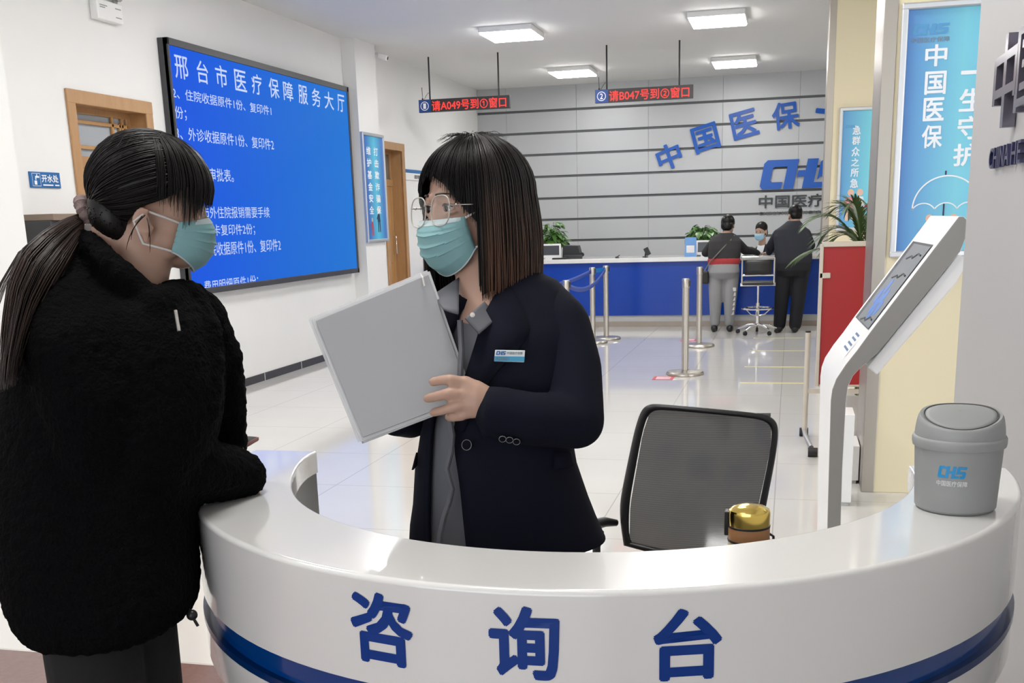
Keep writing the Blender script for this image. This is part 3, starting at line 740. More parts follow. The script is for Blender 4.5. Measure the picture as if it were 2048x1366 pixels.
A = [Vector((A[0].x + .01, A[0].y, .60)), ] + A + [Vector((A[-1].x - .01, A[-1].y, .60))]; B = [Vector((B[0].x + .01, B[0].y, .62))] + B + [Vector((B[-1].x - .01, B[-1].y, .62))]
A.append(Vector((cc.x, A[0].y - .05, .56))); B.append(Vector((cc.x, A[0].y - .05, .60)))
n = Vector((0, 1, 0)); rows = []
for a, b in zip(A, B): m_ = (a + b)/2; rows.append([a, m_ + n*-.016, b, m_ + n*.016])
rows.append(rows[0]); mb.grid(rows, wrap=True); mb.build('back_frame', M_black, t, smooth=180, subdiv=2)
mb = MB(); rows = []
for i in range(15):
    z = .60 + (cp(1400, 823).z + .012 - .60)*i/14; row = []
    def side_x(pts, z):
        pts = sorted(pts, key=lambda p: p.z)
        for p0, p1 in zip(pts[:-1], pts[1:]):
            if p0.z <= z <= p1.z: return p0.x + (p1.x - p0.x)*(z - p0.z)/max(1e-6, p1.z - p0.z)
        return pts[-1].x if z > pts[-1].z else pts[0].x
    xl = side_x(B[0:8], z); xr = side_x(B[14:22], z)
    for j in range(13):
        x = xl - .004 + (xr - xl + .008)*j/12; row.append(bow(Vector((x, CY, z - .012*(j/12) if i == 14 else z))))
    rows.append(row)
mb.grid(rows); mb.build('back_mesh', M_mesh, t, smooth=60, fix=False)
mb = MB(); mb.obox(cc + Vector((0, -.24, .46)), (.235, 0, 0), (0, .23, 0), (0, 0, .03)); mb.build('seat', mat('black_seat_fabric', (.02, .02, .02), .9), t, smooth=0, bevel=.025)
mb = MB(); mb.tube([cc + Vector((0, -.02, .56)), cc + Vector((0, -.03, .48)), cc + Vector((0, -.12, .42))], .025); mb.build('back_bracket', M_black, t)
for s in (-1, 1):   # the right armrest is set lower than the left one
    mb = MB(); ex = .245*s; lo_ = 0 if s < 0 else -.085
    mb.tube([cc + Vector((ex*.95, -.1, .46)), cc + Vector((ex*1.15, -.1, .5)), cc + Vector((ex*1.17, -.08, .62 + lo_)), cc + Vector((ex*1.15, -.04, .655 + lo_))], .012)
    arm = mb.build('armrest', M_black, t)
    mb = MB(); mb.tube([cc + Vector((ex*.98, .0, .672 + lo_)), cc + Vector((ex*1.1, -.03, .682 + lo_)), cc + Vector((ex*1.22, -.1, .688 + lo_)), cc + Vector((ex*1.24, -.28, .68 + lo_))], [.010, .015, .018, .016]); mb.build('arm_pad', M_black, arm)
mb = MB(); mb.cyl(cc + Vector((0, -.24, .1)), cc + Vector((0, -.24, .44)), .027); mb.build('gas_column', M_black, t)
for i in range(5):
    a = 2*PI*i/5 + .3; e = cc + Vector((.29*math.cos(a), -.24 + .29*math.sin(a), .07))
    mb = MB(); mb.tube([cc + Vector((0, -.24, .12)), e], [.026, .016]); lg_ = mb.build('leg', M_black, t)
    mb = MB(); sd = Vector((-math.sin(a), math.cos(a), 0)); mb.cyl(e + sd*-.02 - Vector((0, 0, .04)), e + sd*.02 - Vector((0, 0, .04)), .03); mb.build('caster', M_black, lg_, smooth=30)

# ------------------------------------------------------------ self service kiosk
M_kw = mat('kiosk_white', (0.88, 0.88, 0.88), 0.35); M_kg = mat('kiosk_shaded_side', (0.30, 0.295, 0.28), 0.45)  # shade on the side faces is put into the darker grey, front kept whiter
KY, KD = 4.40, .66
t = thing('self_service_kiosk', 'white slanted self service kiosk with tilted screen beside the cream column', 'kiosk', (.21, KY + KD/2, 0))
prof = [(.180, 0.06), (.1725, .35), (.166, .83), (.170, .873), (.183, .914), (.216, .970), (.2557, 1.0257), (.3006, 1.0947), (.588, 1.512), (.605, 1.512), (.628, 1.489), (.618, 1.435), (.601, 1.385), (.335, 1.018), (.2725, .958), (.245, .925), (.2288, .883), (.224, .8226), (.222, .56), (.2249, .357), (.228, .06)]
SK = .0035 + .03   # the far side stands a little to the left
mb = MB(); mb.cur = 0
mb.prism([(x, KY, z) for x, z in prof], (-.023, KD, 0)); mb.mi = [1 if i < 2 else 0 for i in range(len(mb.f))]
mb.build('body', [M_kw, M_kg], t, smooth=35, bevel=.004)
mb = MB(); mb.box((.08, KY + .0, 0), (.5, KY + KD, .06)); mb.build('foot_plate', M_kw, t, smooth=0, bevel=.01)
mb = MB(); mb.prism([(x, KY + .03, z) for x, z in ((.30, .955), (.56, 1.315), (.60, 1.375), (.64, 1.36), (.60, 1.27), (.335, .925))], (-.02, KD - .06, 0)); mb.build('rear_cover', M_kw, t, smooth=0, bevel=.006)
# screen on the slope
a = Vector((.3006, KY, 1.0947)); b = Vector((.588, KY, 1.512)); ed = (b - a); L = ed.length; ed.normalize(); wd = Vector((-.023, KD, 0)); nn = wd.cross(ed).normalized()
if nn.x > 0: nn = -nn
S = lambda s, w, h=0: a + ed*(s*L) + wd*w + nn*h
M_kdark = mat('kiosk_bezel', (.02, .02, .022), .25); M_kscr = mat('kiosk_display', (.05, .055, .06), .35, spec=.2, emit=(.16, .175, .19), emit_s=.6)
s0, s1, w0, w1 = -.0, .755, .10, .91
mb = MB(); mb.add([S(s0, w0, .002), S(s1, w0, .002), S(s1, w1, .002), S(s0, w1, .002)], [(0, 1, 2, 3)]); scr = mb.build('screen', M_kdark, t, smooth=0)
mb = MB(); mb.add([S(s0 + .01, w0 + .01, .0035), S(s1 - .02, w0 + .01, .0035), S(s1 - .02, w1 - .13, .0035), S(s0 + .01, w1 - .13, .0035)], [(0, 1, 2, 3)]); mb.build('display', M_kscr, scr, smooth=0)
M_kline = mat('kiosk_lines', (.01, .01, .01), .4); M_kblue = mat('kiosk_blue', (.0, .05, .25), .3, emit=(.02, .13, .4), emit_s=.6)
for c0, c1 in ((.02, .35), (.42, .35), (.60, .35)):
    mb = MB(); pts = [(c0, .62), (c0 + .03, .5), (c0 + .015, .42), (c0 + .06, .32), (c0 + .05, .2)]
    mb.tube([S(x, y, .004) for x, y in pts], .004, 6); mb.build('screen_line', M_kline, scr)
for x, y in ((.16, .52), (.25, .62), (.27, .38), (.17, .30), (.35, .52), (.10, .42), (.22, .46)):
    mb = MB(); mb.lathe(S(x, y, .0038), [(.036, 0), (.036, .0006)], 16, nn); mb.build('screen_flower', M_kblue, scr, smooth=0)
a2, b2 = Vector((.216, KY, .970)), Vector((.2557, KY, 1.0257)); e2 = (b2 - a2).normalized()
n2 = wd.cross(e2).normalized(); n2 = -n2 if n2.x > 0 else n2
L2 = (b2 - a2).length
S2 = lambda s, w, h=0: a2 + e2*(s*L2) + wd*w + n2*h
mb = MB(); mb.add([S2(.2, .2, .0015), S2(1.9, .2, .0015), S2(1.9, .6, .0015), S2(.2, .6, .0015)], [(0, 1, 2, 3)]); lab = mb.build('notice_label', M_paper, t, smooth=0)
for q in (.5, .85, 1.2, 1.5):
    mb = MB(); mb.add([S2(q, .26, .0022), S2(q + .14, .26, .0022), S2(q + .14, .54 - q*.05, .0022), S2(q, .54 - q*.05, .0022)], [(0, 1, 2, 3)]); mb.build('text_line', mat('blue_print', (.08, .16, .32), .5), lab, smooth=0)
z_ = .7; mb = MB(); mb.box((.165, KY + .25, .66), (.172, KY + .42, .80)); mb.build('card_slot', M_dark, t, smooth=0, bevel=.003)

for nm, lab, x0, x1, y0, y1, zt in (('white_box', 'tall narrow white box standing behind the kiosk at the column', .23, .352, 5.97, 6.2, 0), ('white_box', 'lower white box against the steel column foot', .30, .418, 6.49, 6.8, 0)):
    ztop = at(1695, 829, y=y0).z if y0 < 6.2 else at(1710, 892, y=y0).z
    mb = MB(); mb.box((x0, y0, 0.02), (x1, y1, ztop)); t = thing(nm, lab, 'box', ((x0+x1)/2, (y0+y1)/2, 0), 'white boxes at the column foot'); mb.build('carcass', M_white, t, smooth=0, bevel=.004)
    mb = MB(); mb.box((x0 + .012, y0 + .012, 0), (x1 - .012, y1 - .012, .02)); mb.build('plinth', M_skirt, t, smooth=0)

# ------------------------------------------------------------ red display board on a wheeled frame
M_redb = mat('red_board', (0.36, 0.018, 0.022), 0.4); M_cf = mat('cream_aluminium', (0.62, 0.57, 0.5), 0.35, metal=.3)
RY = 7.6
zt_ = at(1690, 487, y=RY).z; zb_ = at(1660, 769, y=RY).z; xl = at(1640, 600, y=RY).x
t = thing('display_board', 'red panelled display board on a wheeled cream frame beside the column', 'board', (xl + .2, RY, 0))
mb = MB(); mb.box((xl + .012, RY, zb_), (xl + .9, RY + .025, zt_ - .02)); mb.build('panel', M_redb, t, smooth=0)
mb = MB(); mb.box((xl - .012, RY - .012, zb_ - .012), (xl + .012, RY + .04, zt_)); mb.box((xl, RY - .012, zt_ - .02), (xl + .92, RY + .05, zt_ + .012)); mb.box((xl, RY - .004, zb_ - .015), (xl + .92, RY + .04, zb_)); mb.build('frame', M_cf, t, smooth=0, bevel=.004)
mb = MB(); q = at(1650, 551, y=RY); mb.box((q.x - .035, RY - .012, q.z - .018), (q.x + .035, RY - .0, q.z + .018)); mb.build('latch', M_cf, t, smooth=0, bevel=.004)
px_ = at(1612, 780, y=RY).x
mb = MB(); mb.cyl((px_, RY, .1), (px_, RY, at(1618, 665, y=RY).z), .017, 12); mb.build('post', M_cf, t)
mb = MB(); zc = at(1618, 665, y=RY).z; mb.cyl((px_, RY, zc), (px_, RY, zc + .012), .018, 12); mb.build('post_cap', M_black, t)
mb = MB(); mb.box((px_, RY - .01, zb_ - .06), (px_ + .95, RY + .01, zb_ - .03)); mb.build('rail', M_cf, t, smooth=0)
mb = MB(); mb.tube([(px_, RY, .10), (px_ + .005, RY - .1, .08), (px_ + .04, RY - .36, .055)], .016, 10); mb.tube([(px_, RY, .10), (px_, RY + .3, .055)], .016, 10); mb.build('foot', mat('grey_metal', (.4, .4, .42), .35, metal=.6), t)
for dx, dy in ((.05, -.38), (0, .31)):
    mb = MB(); mb.cyl((px_ + dx - .03, RY + dy, .03), (px_ + dx + .03, RY + dy, .03), .03, 16); mb.build('caster', M_black, t)

# ------------------------------------------------------------ plants
M_leaf = mat('green_leaf', (0.075, 0.19, 0.035), 0.4, vary=.5, vary_scale=9); M_leaf2 = mat('palm_leaf', (0.075, 0.13, 0.04), 0.45, vary=.5, vary_scale=6)
M_pot = mat('ceramic_pot', (.55, .55, .53), .3)
def leaf(mb, base, d, w, L, droop):
    """a pointed leaf bent along its length"""
    d = Vector(d).normalized(); s = d.cross(Vector((0, 0, 1)));
    if s.length < .1: s = Vector((1, 0, 0))
    s.normalize(); up = s.cross(d); rows = []
    for i in range(6):
        q = i/5; c = Vector(base) + d*(L*q) - Vector((0, 0, droop*q*q*L)); ww = w*math.sin(PI*min(1, q*.85 + .12))**.8*(1 if q < 1 else .05)
        rows.append([c - s*ww + up*ww*.25, c, c + s*ww + up*ww*.25])
    mb.grid(rows)
def pothos(c, R, Hh, n, label, seed):
    r = random.Random(seed); t = thing('potted_plant', label, 'plant', c, 'pothos plants on the counter')
    mb = MB(); mb.lathe(c, [(.001, 0), (.06, 0), (.085, .03), (.095, .12), (.09, .125), (.08, .115), (.001, .11)], 24, cap=False); mb.build('pot', M_pot, t)
    mb = MB(); ms = MB()
    for i in range(n):
        a = r.uniform(0, 2*PI); e = r.uniform(.15, 1.35); l = r.uniform(.5, 1)
        tip = Vector(c) + Vector((math.cos(a)*math.cos(e)*R*l, math.sin(a)*math.cos(e)*R*l, .12 + Hh*math.sin(e)*l))
        ms.tube([Vector(c) + Vector((0, 0, .1)), (Vector(c) + Vector((0, 0, .2)) + tip)/2, tip], .003, 5)
        leaf(mb, tip, (math.cos(a + r.uniform(-.6, .6)), math.sin(a), r.uniform(-.4, .5)), r.uniform(.030, .048), r.uniform(.09, .15), r.uniform(.2, .8))
    mb.build('foliage', M_leaf, t, smooth=60, fix=False); ms.build('stems', M_leaf, t)
    return t
# palm behind the red board
pc = Vector((xl + .30, RY + .40, 0)); t = thing('palm_plant', 'potted palm with arching feather leaves behind the red board', 'plant', pc)
mb = MB(); mb.lathe(pc, [(.001, 0), (.13, 0), (.17, .3), (.16, .3), (.001, .28)], 28, cap=False); mb.build('pot', M_pot, t)
r = random.Random(11)
fr_ = [((-.36, -.02), 1.58, .10), ((-.30, .12), 1.50, .12), ((-.20, .05), 1.62, .06), ((-.10, -.05), 1.63, .05), ((.0, .06), 1.60, .04), ((.10, .0), 1.62, .05), ((-.40, .1), 1.34, .10), ((.2, .1), 1.52, .1), ((-.14, .2), 1.58, .05), ((-.24, -.06), 1.45, .12), ((.06, .12), 1.5, .05)]
for (dx, dy), zt2, dr in fr_:
    mb = MB(); base = pc + Vector((r.uniform(-.03, .03), r.uniform(-.03, .03), .28)); pts = []; z0_ = 1.18
    for i in range(4): pts.append(base + Vector((dx*.08*i/3, dy*.08*i/3, (z0_ - .28)*i/3)))
    for i in range(1, 13):
        q = i/12; pts.append(base + Vector((dx*(.08 + .92*q**1.3), dy*(.08 + .92*q**1.3), z0_ - .28 + (zt2 - z0_)*(1 - (1 - q)**1.9) - dr*q**3)))
    n_ = len(pts); mb.tube(pts, [.007*(1 - .8*i/n_) for i in range(n_)], 6)
    for i in range(5, n_):
        for k in (0, .5):
            p0 = pts[i] if k == 0 else (pts[i] + pts[min(n_ - 1, i + 1)])/2
            d = (pts[min(n_ - 1, i + 1)] - pts[i - 1]).normalized(); s = d.cross(Vector((0, 0, 1))).normalized()
            for sg in (-1, 1):
                ll = .10 + .10*math.sin(PI*(i - 4)/(n_ - 4))
                leaf(mb, p0, d*.85 + s*sg*.6 + Vector((0, 0, .05)), .007, ll, .35)
    mb.build('frond', M_leaf2, t, smooth=60, fix=False)

# ------------------------------------------------------------ stanchions
M_belt = mat('blue_belt', (.035, .075, .36), .6)
def stanchion(x, y, label):
    t = thing('queue_stanchion', label, 'stanchion', (x, y, 0), 'steel queue stanchions')
    mb = MB(); mb.lathe((x, y, 0), [(.001, 0), (.18, 0), (.186, .006), (.184, .022), (.17, .034), (.05, .045), (.001, .046)], 40, cap=False); mb.build('base', M_steel, t, smooth=30)
    mb = MB(); mb.cyl((x, y, .04), (x, y, .85), .034, 24); mb.build('post', M_steel, t)
    mb = MB(); mb.lathe((x, y, 0), [(.033, .845), (.037, .85), (.037, .93), (.033, .937), (.001, .938)], 24); mb.build('head', M_steel, t, smooth=30)
    mb = MB(); mb.box((x + .03, y - .015, .862), (x + .045, y + .015, .92)); mb.build('belt_slot', M_black, t, smooth=0)
    return t
ST = {'A': (-.986, 10.97), 'B': (-1.04, 13.35), 'C': (-2.285, 14.15), 'D': (-2.39, 13.74), 'E': (-2.18, 11.0), 'F': (-2.95, 11.05)}
stanchion(*ST['A'], 'steel queue stanchion nearest the camera, beside the red floor sticker')
stanchion(*ST['B'], 'steel queue stanchion just behind the nearest one, left of the grey trousered person')
stanchion(*ST['C'], 'steel queue stanchion with blue belt, full base in view near the counter')
stanchion(*ST['D'], 'steel queue stanchion at the shoulder edge, its base hidden behind the blazer')
stanchion(*ST['E'], 'steel queue stanchion with only its head above the blazer shoulder')
stanchion(*ST['F'], 'steel queue stanchion hidden behind the woman in the blazer')
def belt(a, b, sag, label):
    a = Vector((*ST[a], .89)); b = Vector((*ST[b], .89)); d = (b - a).normalized(); a = a + d*.03; b = b - d*.03; rows = []
    for i in range(17):
        q = i/16; c = a + (b - a)*q - Vector((0, 0, sag*4*q*(1 - q))); rows.append([c + Vector((0, 0, .025)), c - Vector((0, 0, .025))])
    mb = MB(); mb.grid(rows); tag(mb.build('retractable_belt', M_belt, None, smooth=60, solid=.003), label, 'belt', 'blue queue belts')
belt('C', 'E', .13, 'blue queue belt sagging from the full base stanchion')
belt('D', 'F', .10, 'blue queue belt sagging behind the blazer shoulder')
mb = MB(); c = Vector((*ST['C'], .89)); d_ = Vector((*ST['D'], .89)); mb.grid([[c + (d_ - c)*q + Vector((0, 0, .025)), c + (d_ - c)*q - Vector((0, 0, .025))] for q in (.1, .5, .9)])
tag(mb.build('retractable_belt', mat('light_blue_belt', (.01, .2, .55), .6), None, smooth=0, solid=.003), 'short bright blue belt between the two stanchions near the counter', 'belt', 'blue queue belts')

# ------------------------------------------------------------ hanging number signs
M_led = mat('led_panel', (.035, .03, .03), .35); M_red = mat('red_led', (.1, 0, 0), .5, emit=(1.0, .05, .04), emit_s=.85); M_num = mat('number_plate', (.012, .06, .27), .3)
def hang_sign(x0, x1, num, msg, label, rods):
    y, z0, z1 = 14.93, 2.975, 3.14; xb = x0 + .17
    t = thing('hanging_number_sign', label, 'sign', ((x0 + x1)/2, y, z0), 'hanging LED number signs')
    mb = MB(); mb.box((x0, y, z0), (x1, y + .06, z1)); mb.build('housing', M_led, t, smooth=0, bevel=.003)
    mb = MB(); mb.box((x0 + .003, y - .004, z0 + .004), (xb, y, z1 - .004)); pl = mb.build('number_plate', M_num, t, smooth=0)
    mb = MB(); c = Vector(((x0 + xb)/2, y - .005, (z0 + z1)/2)); R = .058
    mb.grid([[c + Vector((rr*math.cos(a), -.0005, rr*math.sin(a))) for rr in (R, R - .009)] for a in [2*PI*i/28 for i in range(29)]]); mb.build('number_ring', M_signwhite, pl, smooth=0)
    mb = MB(); text(mb, num, plane_fn((c.x - .02, y - .006, c.z - .035), (1, 0, 0), (0, 0, 1)), .04, .07, .03); mb.build('number', M_signwhite, pl, smooth=0)
    mb = MB(); text(mb, msg, plane_fn((xb + .015, y - .003, z0 + .015), (1, 0, 0), (0, 0, 1)), x1 - xb - .06, z1 - z0 - .035, .02); mb.build('lettering', M_red, t, smooth=0)
    for rx in rods:
        mb = MB(); mb.cyl((rx, y + .03, z1), (rx, y + .03, ZC), .011, 10); mb.build('rod', M_black, t)
    mb = MB(); mb.cyl((x0 + .05, y + .03, z1), (x0 + .05, y + .03, z1 + .02), .012, 8); mb.tube([(x0 + .05, y + .03, z1 + .02), (x0 + .045, y + .03, z1 + .16)], .004, 6); mb.build('antenna', M_black, t)
    mb = MB(); mb.tube([(x0 + .07, y + .03, z1), (x0 + .10, y + .03, z1 + .05), (x0 + .13, y + .03, z1 + .085), (rods[0] - .005, y + .03, z1 + .08)], .003, 5); mb.build('cable', M_black, t)
hang_sign(-4.945, -3.68, '1', '请A049号到①窗口', 'red LED number sign hanging nearer the blue screen, marked with a circled one', (-4.79, -3.83))
hang_sign(-2.535, -1.275, '2', '请B047号到②窗口', 'red LED number sign hanging before the grey wall, marked with a circled two', (-2.384, -1.452))

# ------------------------------------------------------------ lettering on the back wall
M_wblue = mat('wall_letter_blue', (.004, .085, .42), .22, spec=.35); M_wblack = mat('wall_letter_black', (.02, .025, .03), .25)
WY = YB - .02
def wall_char(ch, u, v, size, deg, label):
    c = at(u, v, y=WY - .03); a = math.radians(deg); r_ = Vector((math.cos(a), 0, math.sin(a))); up_ = Vector((-math.sin(a), 0, math.cos(a)))
    hh = size if ch != '一' else .075; ww = size
    mb = MB(); text(mb, ch, plane_fn(c - r_*ww/2 - up_*hh/2 + Vector((0, .028, 0)), r_, up_), ww, hh, .035, .03)
    tag(mb.build('wall_character', M_wblue, None, smooth=0), label, 'wall lettering', 'arched blue wall characters')
wall_char('中', 1338, 313, .40, 20, 'blue wall character lowest and leftmost of the arched row')
wall_char('国', 1411, 276, .42, 15.5, 'blue box shaped wall character second from the left in the arch')
wall_char('医', 1488.5, 248, .42, 13, 'blue wall character third in the arch, above the emblem')
wall_char('保', 1571, 231, .42, 6, 'blue wall character fourth in the arch, last complete one')
wall_char('一', 1665, 224, .52, -8, 'blue single bar wall character cut off by the steel column')
e0 = at(1518, 379.5, y=WY - .03)
t = thing('wall_emblem', 'large slanted blue letter emblem on the grey wall above the clerk', 'emblem', (e0.x, WY, e0.z))
for i, nm in enumerate(('letter_c', 'letter_h', 'letter_s')):
    mb = MB(); f = plane_fn(e0 + Vector((0, .025, 0)), (1, 0, 0), (0, 0, 1)); hh = at(1524, 321, y=WY - .03).z - e0.z
    poly = CHS[i]; n = len(poly); k_ = hh*.88
    mb.prism([f(x*k_ + .18*y*hh, y*hh, 0) for x, y in poly], (0, -.035, 0)); mb.build(nm, M_wblue, t, smooth=0)
e1 = at(1517, 417, y=WY - .02); e2_ = at(1648, 391, y=WY - .02)
mb = MB(); text(mb, '中国医疗保障', plane_fn(e1 + Vector((0, .018, 0)), (1, 0, 0), (0, 0, 1)), (e2_.x - e1.x)*1.52, .205, .03, .02); mb.build('lettering', M_wblack, t, smooth=0)
e1 = at(1517, 431.5, y=WY - .02); e2_ = at(1648, 391, y=WY - .02)
mb = MB(); text(mb, 'CHINA HEALTHCARE SECURITY', plane_fn(e1 + Vector((0, .018, 0)), (1, 0, 0), (0, 0, 1)), (e2_.x - e1.x)*1.52, .06, .02, .012); mb.build('lettering', mat('wall_letter_grey', (.16, .165, .17), .3), t, smooth=0)

# ------------------------------------------------------------ service counter
t = thing('service_counter', 'long blue fronted service counter with a white top before the grey wall', 'counter', (-2, 15.8, 0))
CX0, CX1 = XL + .01, 2.2
mb = MB(); mb.box((CX0, 15.72, .905), (CX1, 16.62, .965)); mb.build('counter_top', M_gloss, t, smooth=0, bevel=.008)
mb = MB(); mb.box((CX0, 15.78, .162), (CX1, 15.82, .905)); mb.build('front_panel', M_blue, t, smooth=0)
mb = MB(); mb.box((CX0, 15.8, .075), (CX1, 15.84, .165)); mb.build('lower_panel', M_skirt, t, smooth=0)
mb = MB(); mb.box((CX0, 15.79, 0), (CX1, 15.835, .075)); mb.build('stone_plinth', M_stone, t, smooth=0)
mb = MB(); mb.box((CX0, 15.82, 0), (CX0 + .03, 16.45, .905)); mb.box((CX1 - .03, 15.82, 0), (CX1, 16.45, .905)); mb.box((CX0, 16.42, 0), (CX1, 16.45, .9)); mb.build('carcass', M_white, t, smooth=0)
CT = .965
def monitor(x0, x1, y, label):
    t = thing('small_display', label, 'display', ((x0 + x1)/2, y, CT), 'small displays on the counter'); z0, z1 = CT + .015, CT + .215
    mb = MB(); mb.box((x0, y, z0), (x1, y + .025, z1)); fr = mb.build('housing', M_white, t, smooth=0, bevel=.006)
    mb = MB(); mb.box((x0 + .025, y - .002, z0 + .04), (x1 - .025, y + .002, z1 - .025)); mb.build('screen', mat('grey_display', (.06, .065, .075), .25), t, smooth=0)
    mb = MB(); mb.box(((x0 + x1)/2 - .08, y - .03, CT), ((x0 + x1)/2 + .08, y + .1, CT + .016)); mb.build('stand', M_white, t, smooth=0)
monitor(-3.535, -3.235, 15.98, 'small white framed display on the counter beside the left pothos plant')
monitor(-1.30, -1.0, 15.98, 'small white framed display on the counter behind the grey trousered person')
t = thing('document_tray', 'white upright document box on the counter left of the small display', 'tray', (-3.6, 16.0, CT))
mb = MB(); mb.box((-3.72, 15.98, CT), (-3.545, 16.1, CT + .245)); mb.build('case', M_white, t, smooth=0, bevel=.004)
for i in range(6):
    mb = MB(); mb.box((-3.61, 15.977, CT + .03 + i*.034), (-3.57, 15.981, CT + .05 + i*.034)); mb.build('slot', M_dark if False else M_alu, t, smooth=0)
t = thing('card_reader', 'black box shaped printer on the counter right of the left small display', 'printer', (-3.1, 16.15, CT))
mb = MB(); mb.prism([(-3.23, 16.05, CT), (-2.97, 16.05, CT), (-2.97, 16.05, CT + .06), (-3.0, 16.05, CT + .18), (-3.22, 16.05, CT + .19)], (0, .2, 0)); mb.build('case', M_black, t, smooth=0, bevel=.006)
mb = MB(); mb.box((-3.2, 16.0, CT), (-2.93, 16.05, CT + .05)); mb.build('paper_tray', mat('dark_tray', (.03, .03, .03), .3), t, smooth=0, bevel=.004)
mb = MB(); mb.cyl((-2.95, 16.1, CT + .05), (-2.95, 16.14, CT + .05), .03); mb.build('roll_knob', M_black, t)
pothos((-3.45, 16.40, CT), .24, .42, 110, 'leafy pothos plant on the counter left end, next to the woman in the blazer', 3)
pothos((-1.25, 16.38, CT), .22, .34, 100, 'leafy pothos plant on the counter beside the blue stand card', 5)
t = thing('stand_card', 'light blue stand card on the counter before the pothos', 'card', (-1.375, 15.95, CT))
mb = MB(); mb.prism([(-1.455, 15.94, CT), (-1.295, 15.94, CT), (-1.295, 15.99, CT + .26), (-1.455, 15.99, CT + .26)], (0, .005, 0)); mb.build('face', mat('card_blue', (.16, .36, .72), .5), t, smooth=0)
mb = MB(); mb.box((-1.43, 15.944, CT + .05), (-1.32, 15.952, CT + .15)); mb.build('white_field', M_paper, t, smooth=0)
mb = MB(); mb.box((-1.45, 15.95, CT), (-1.30, 16.05, CT + .006)); mb.build('base', mat('card_blue', (.16, .36, .72)), t, smooth=0)
t = thing('card_terminal', 'tilted black card terminal on the counter between the two plants', 'terminal', (-2.0, 16.1, CT))
mb = MB(); mb.obox((-2.0, 16.1, CT + .075), (.03, 0, .015), (0, .02, 0), (-.025, 0, .05)); mb.build('head', M_black, t, smooth=0, bevel=.004)
mb = MB(); mb.tube([(-2.03, 16.1, CT), (-2.02, 16.1, CT + .06)], .012); mb.lathe((-2.03, 16.1, CT), [(.04, 0), (.04, .008)], 16); mb.build('stand', M_black, t)
t = thing('pen_holder', 'tiny black pen holder lying on the counter edge', 'pen holder', (-2.42, 16.0, CT))
mb = MB(); mb.lathe((-2.42, 16.0, CT), [(.03, 0), (.026, .012), (.012, .018)], 16); mb.build('base', M_black, t)
mb = MB(); mb.tube([(-2.42, 16, CT + .014), (-2.38, 15.99, CT + .035)], .006, 8); mb.build('pen', M_black, t)
t = thing('keyboard', 'thin black keyboard on the counter before the left small display', 'keyboard', (-3.2, 15.85, CT))
mb = MB(); mb.box((-3.33, 15.8, CT), (-3.12, 15.9, CT + .02)); mb.build('case', M_black, t, smooth=0, bevel=.003)
t = thing('wall_cabinet', 'small white cabinet standing on the counter end against the left wall', 'cabinet', (-5.1, 16.0, CT))
mb = MB(); mb.box((-5.23, 15.9, CT), (-4.98, 16.2, 1.335)); mb.build('body', M_white, t, smooth=0, bevel=.005)
mb = MB(); mb.box((-5.2, 15.893, CT + .02), (-5.0, 15.9, 1.32)); dr = mb.build('door', M_white, t, smooth=0)
mb = MB(); mb.cyl((-5.06, 15.88, CT + .09), (-5.06, 15.894, CT + .09), .012); mb.build('knob', M_dark, dr)
t = thing('paper_stack', 'white papers on the counter between the two customers', 'papers', (-.52, 15.85, CT))
mb = MB()
for i in range(4): mb.obox((-.55 + i*.01, 15.85, CT + .004 + i*.006), (.12, .01*i, 0), (-.01*i, .09, 0), (0, 0, .003))
mb.build('sheets', M_paper, t, smooth=0)

# dark water heater cabinet by the left pilaster
t = thing('water_heater', 'dark water heater with brown top below the blue tap sign', 'water heater', (-5.1, 7.2, 0))
mb = MB(); mb.box((XL + .001, 6.9, .03), (-5.02, 7.52, 1.63)); mb.build('body', mat('charcoal_panel', (.04, .04, .042), .35), t, smooth=0, bevel=.004)
mb = MB(); mb.box((XL + .001, 6.91, 1.63), (-5.0, 7.54, 1.675)); mb.build('top', mat('brown_top', (.22, .16, .12), .4), t, smooth=0, bevel=.004)
mb = MB(); mb.tube([(-5.02, 7.2, 1.1), (-4.97, 7.2, 1.1), (-4.96, 7.2, 1.05)], .012); mb.build('tap', M_chrome, t)
mb = MB(); mb.box((XL + .02, 6.95, 0), (-5.05, 7.5, .03)); mb.build('plinth', M_black, t, smooth=0)

# ------------------------------------------------------------ drafting stool
sc_ = Vector((-.40, 14.78, 0)); t = thing('drafting_stool', 'chrome drafting stool with black back and foot ring before the counter', 'stool', sc_)
for i in range(5):
    a = 2*PI*i/5 + .35; e = sc_ + Vector((.26*math.cos(a), .26*math.sin(a), .065)); mb = MB()
    mb.tube([sc_ + Vector((0, 0, .12)), sc_ + Vector((.12*math.cos(a), .12*math.sin(a), .115)), e], [.022, .017, .014]); lg = mb.build('leg', M_chrome, t)
    mb = MB(); sd = Vector((-math.sin(a), math.cos(a), 0)); mb.cyl(e + sd*-.016 - Vector((0, 0, .038)), e + sd*.016 - Vector((0, 0, .038)), .026); mb.build('caster', M_black, lg, smooth=30)
mb = MB(); mb.cyl(sc_ + Vector((0, 0, .1)), sc_ + Vector((0, 0, .40)), .026); mb.cyl(sc_ + Vector((0, 0, .40)), sc_ + Vector((0, 0, .62)), .015); mb.build('column', M_chrome, t)
mb = MB(); mb.tube([sc_ + Vector((.2*math.cos(a), .2*math.sin(a), .33)) for a in [2*PI*i/32 for i in range(33)]], .011, 8)
for i in range(3):
    a = 2*PI*i/3 + .5; mb.tube([sc_ + Vector((.2*math.cos(a), .2*math.sin(a), .33)), sc_ + Vector((.1*math.cos(a), .1*math.sin(a), .25)), sc_ + Vector((.02*math.cos(a), .02*math.sin(a), .23))], .009, 8)
mb.build('foot_ring', M_chrome, t)
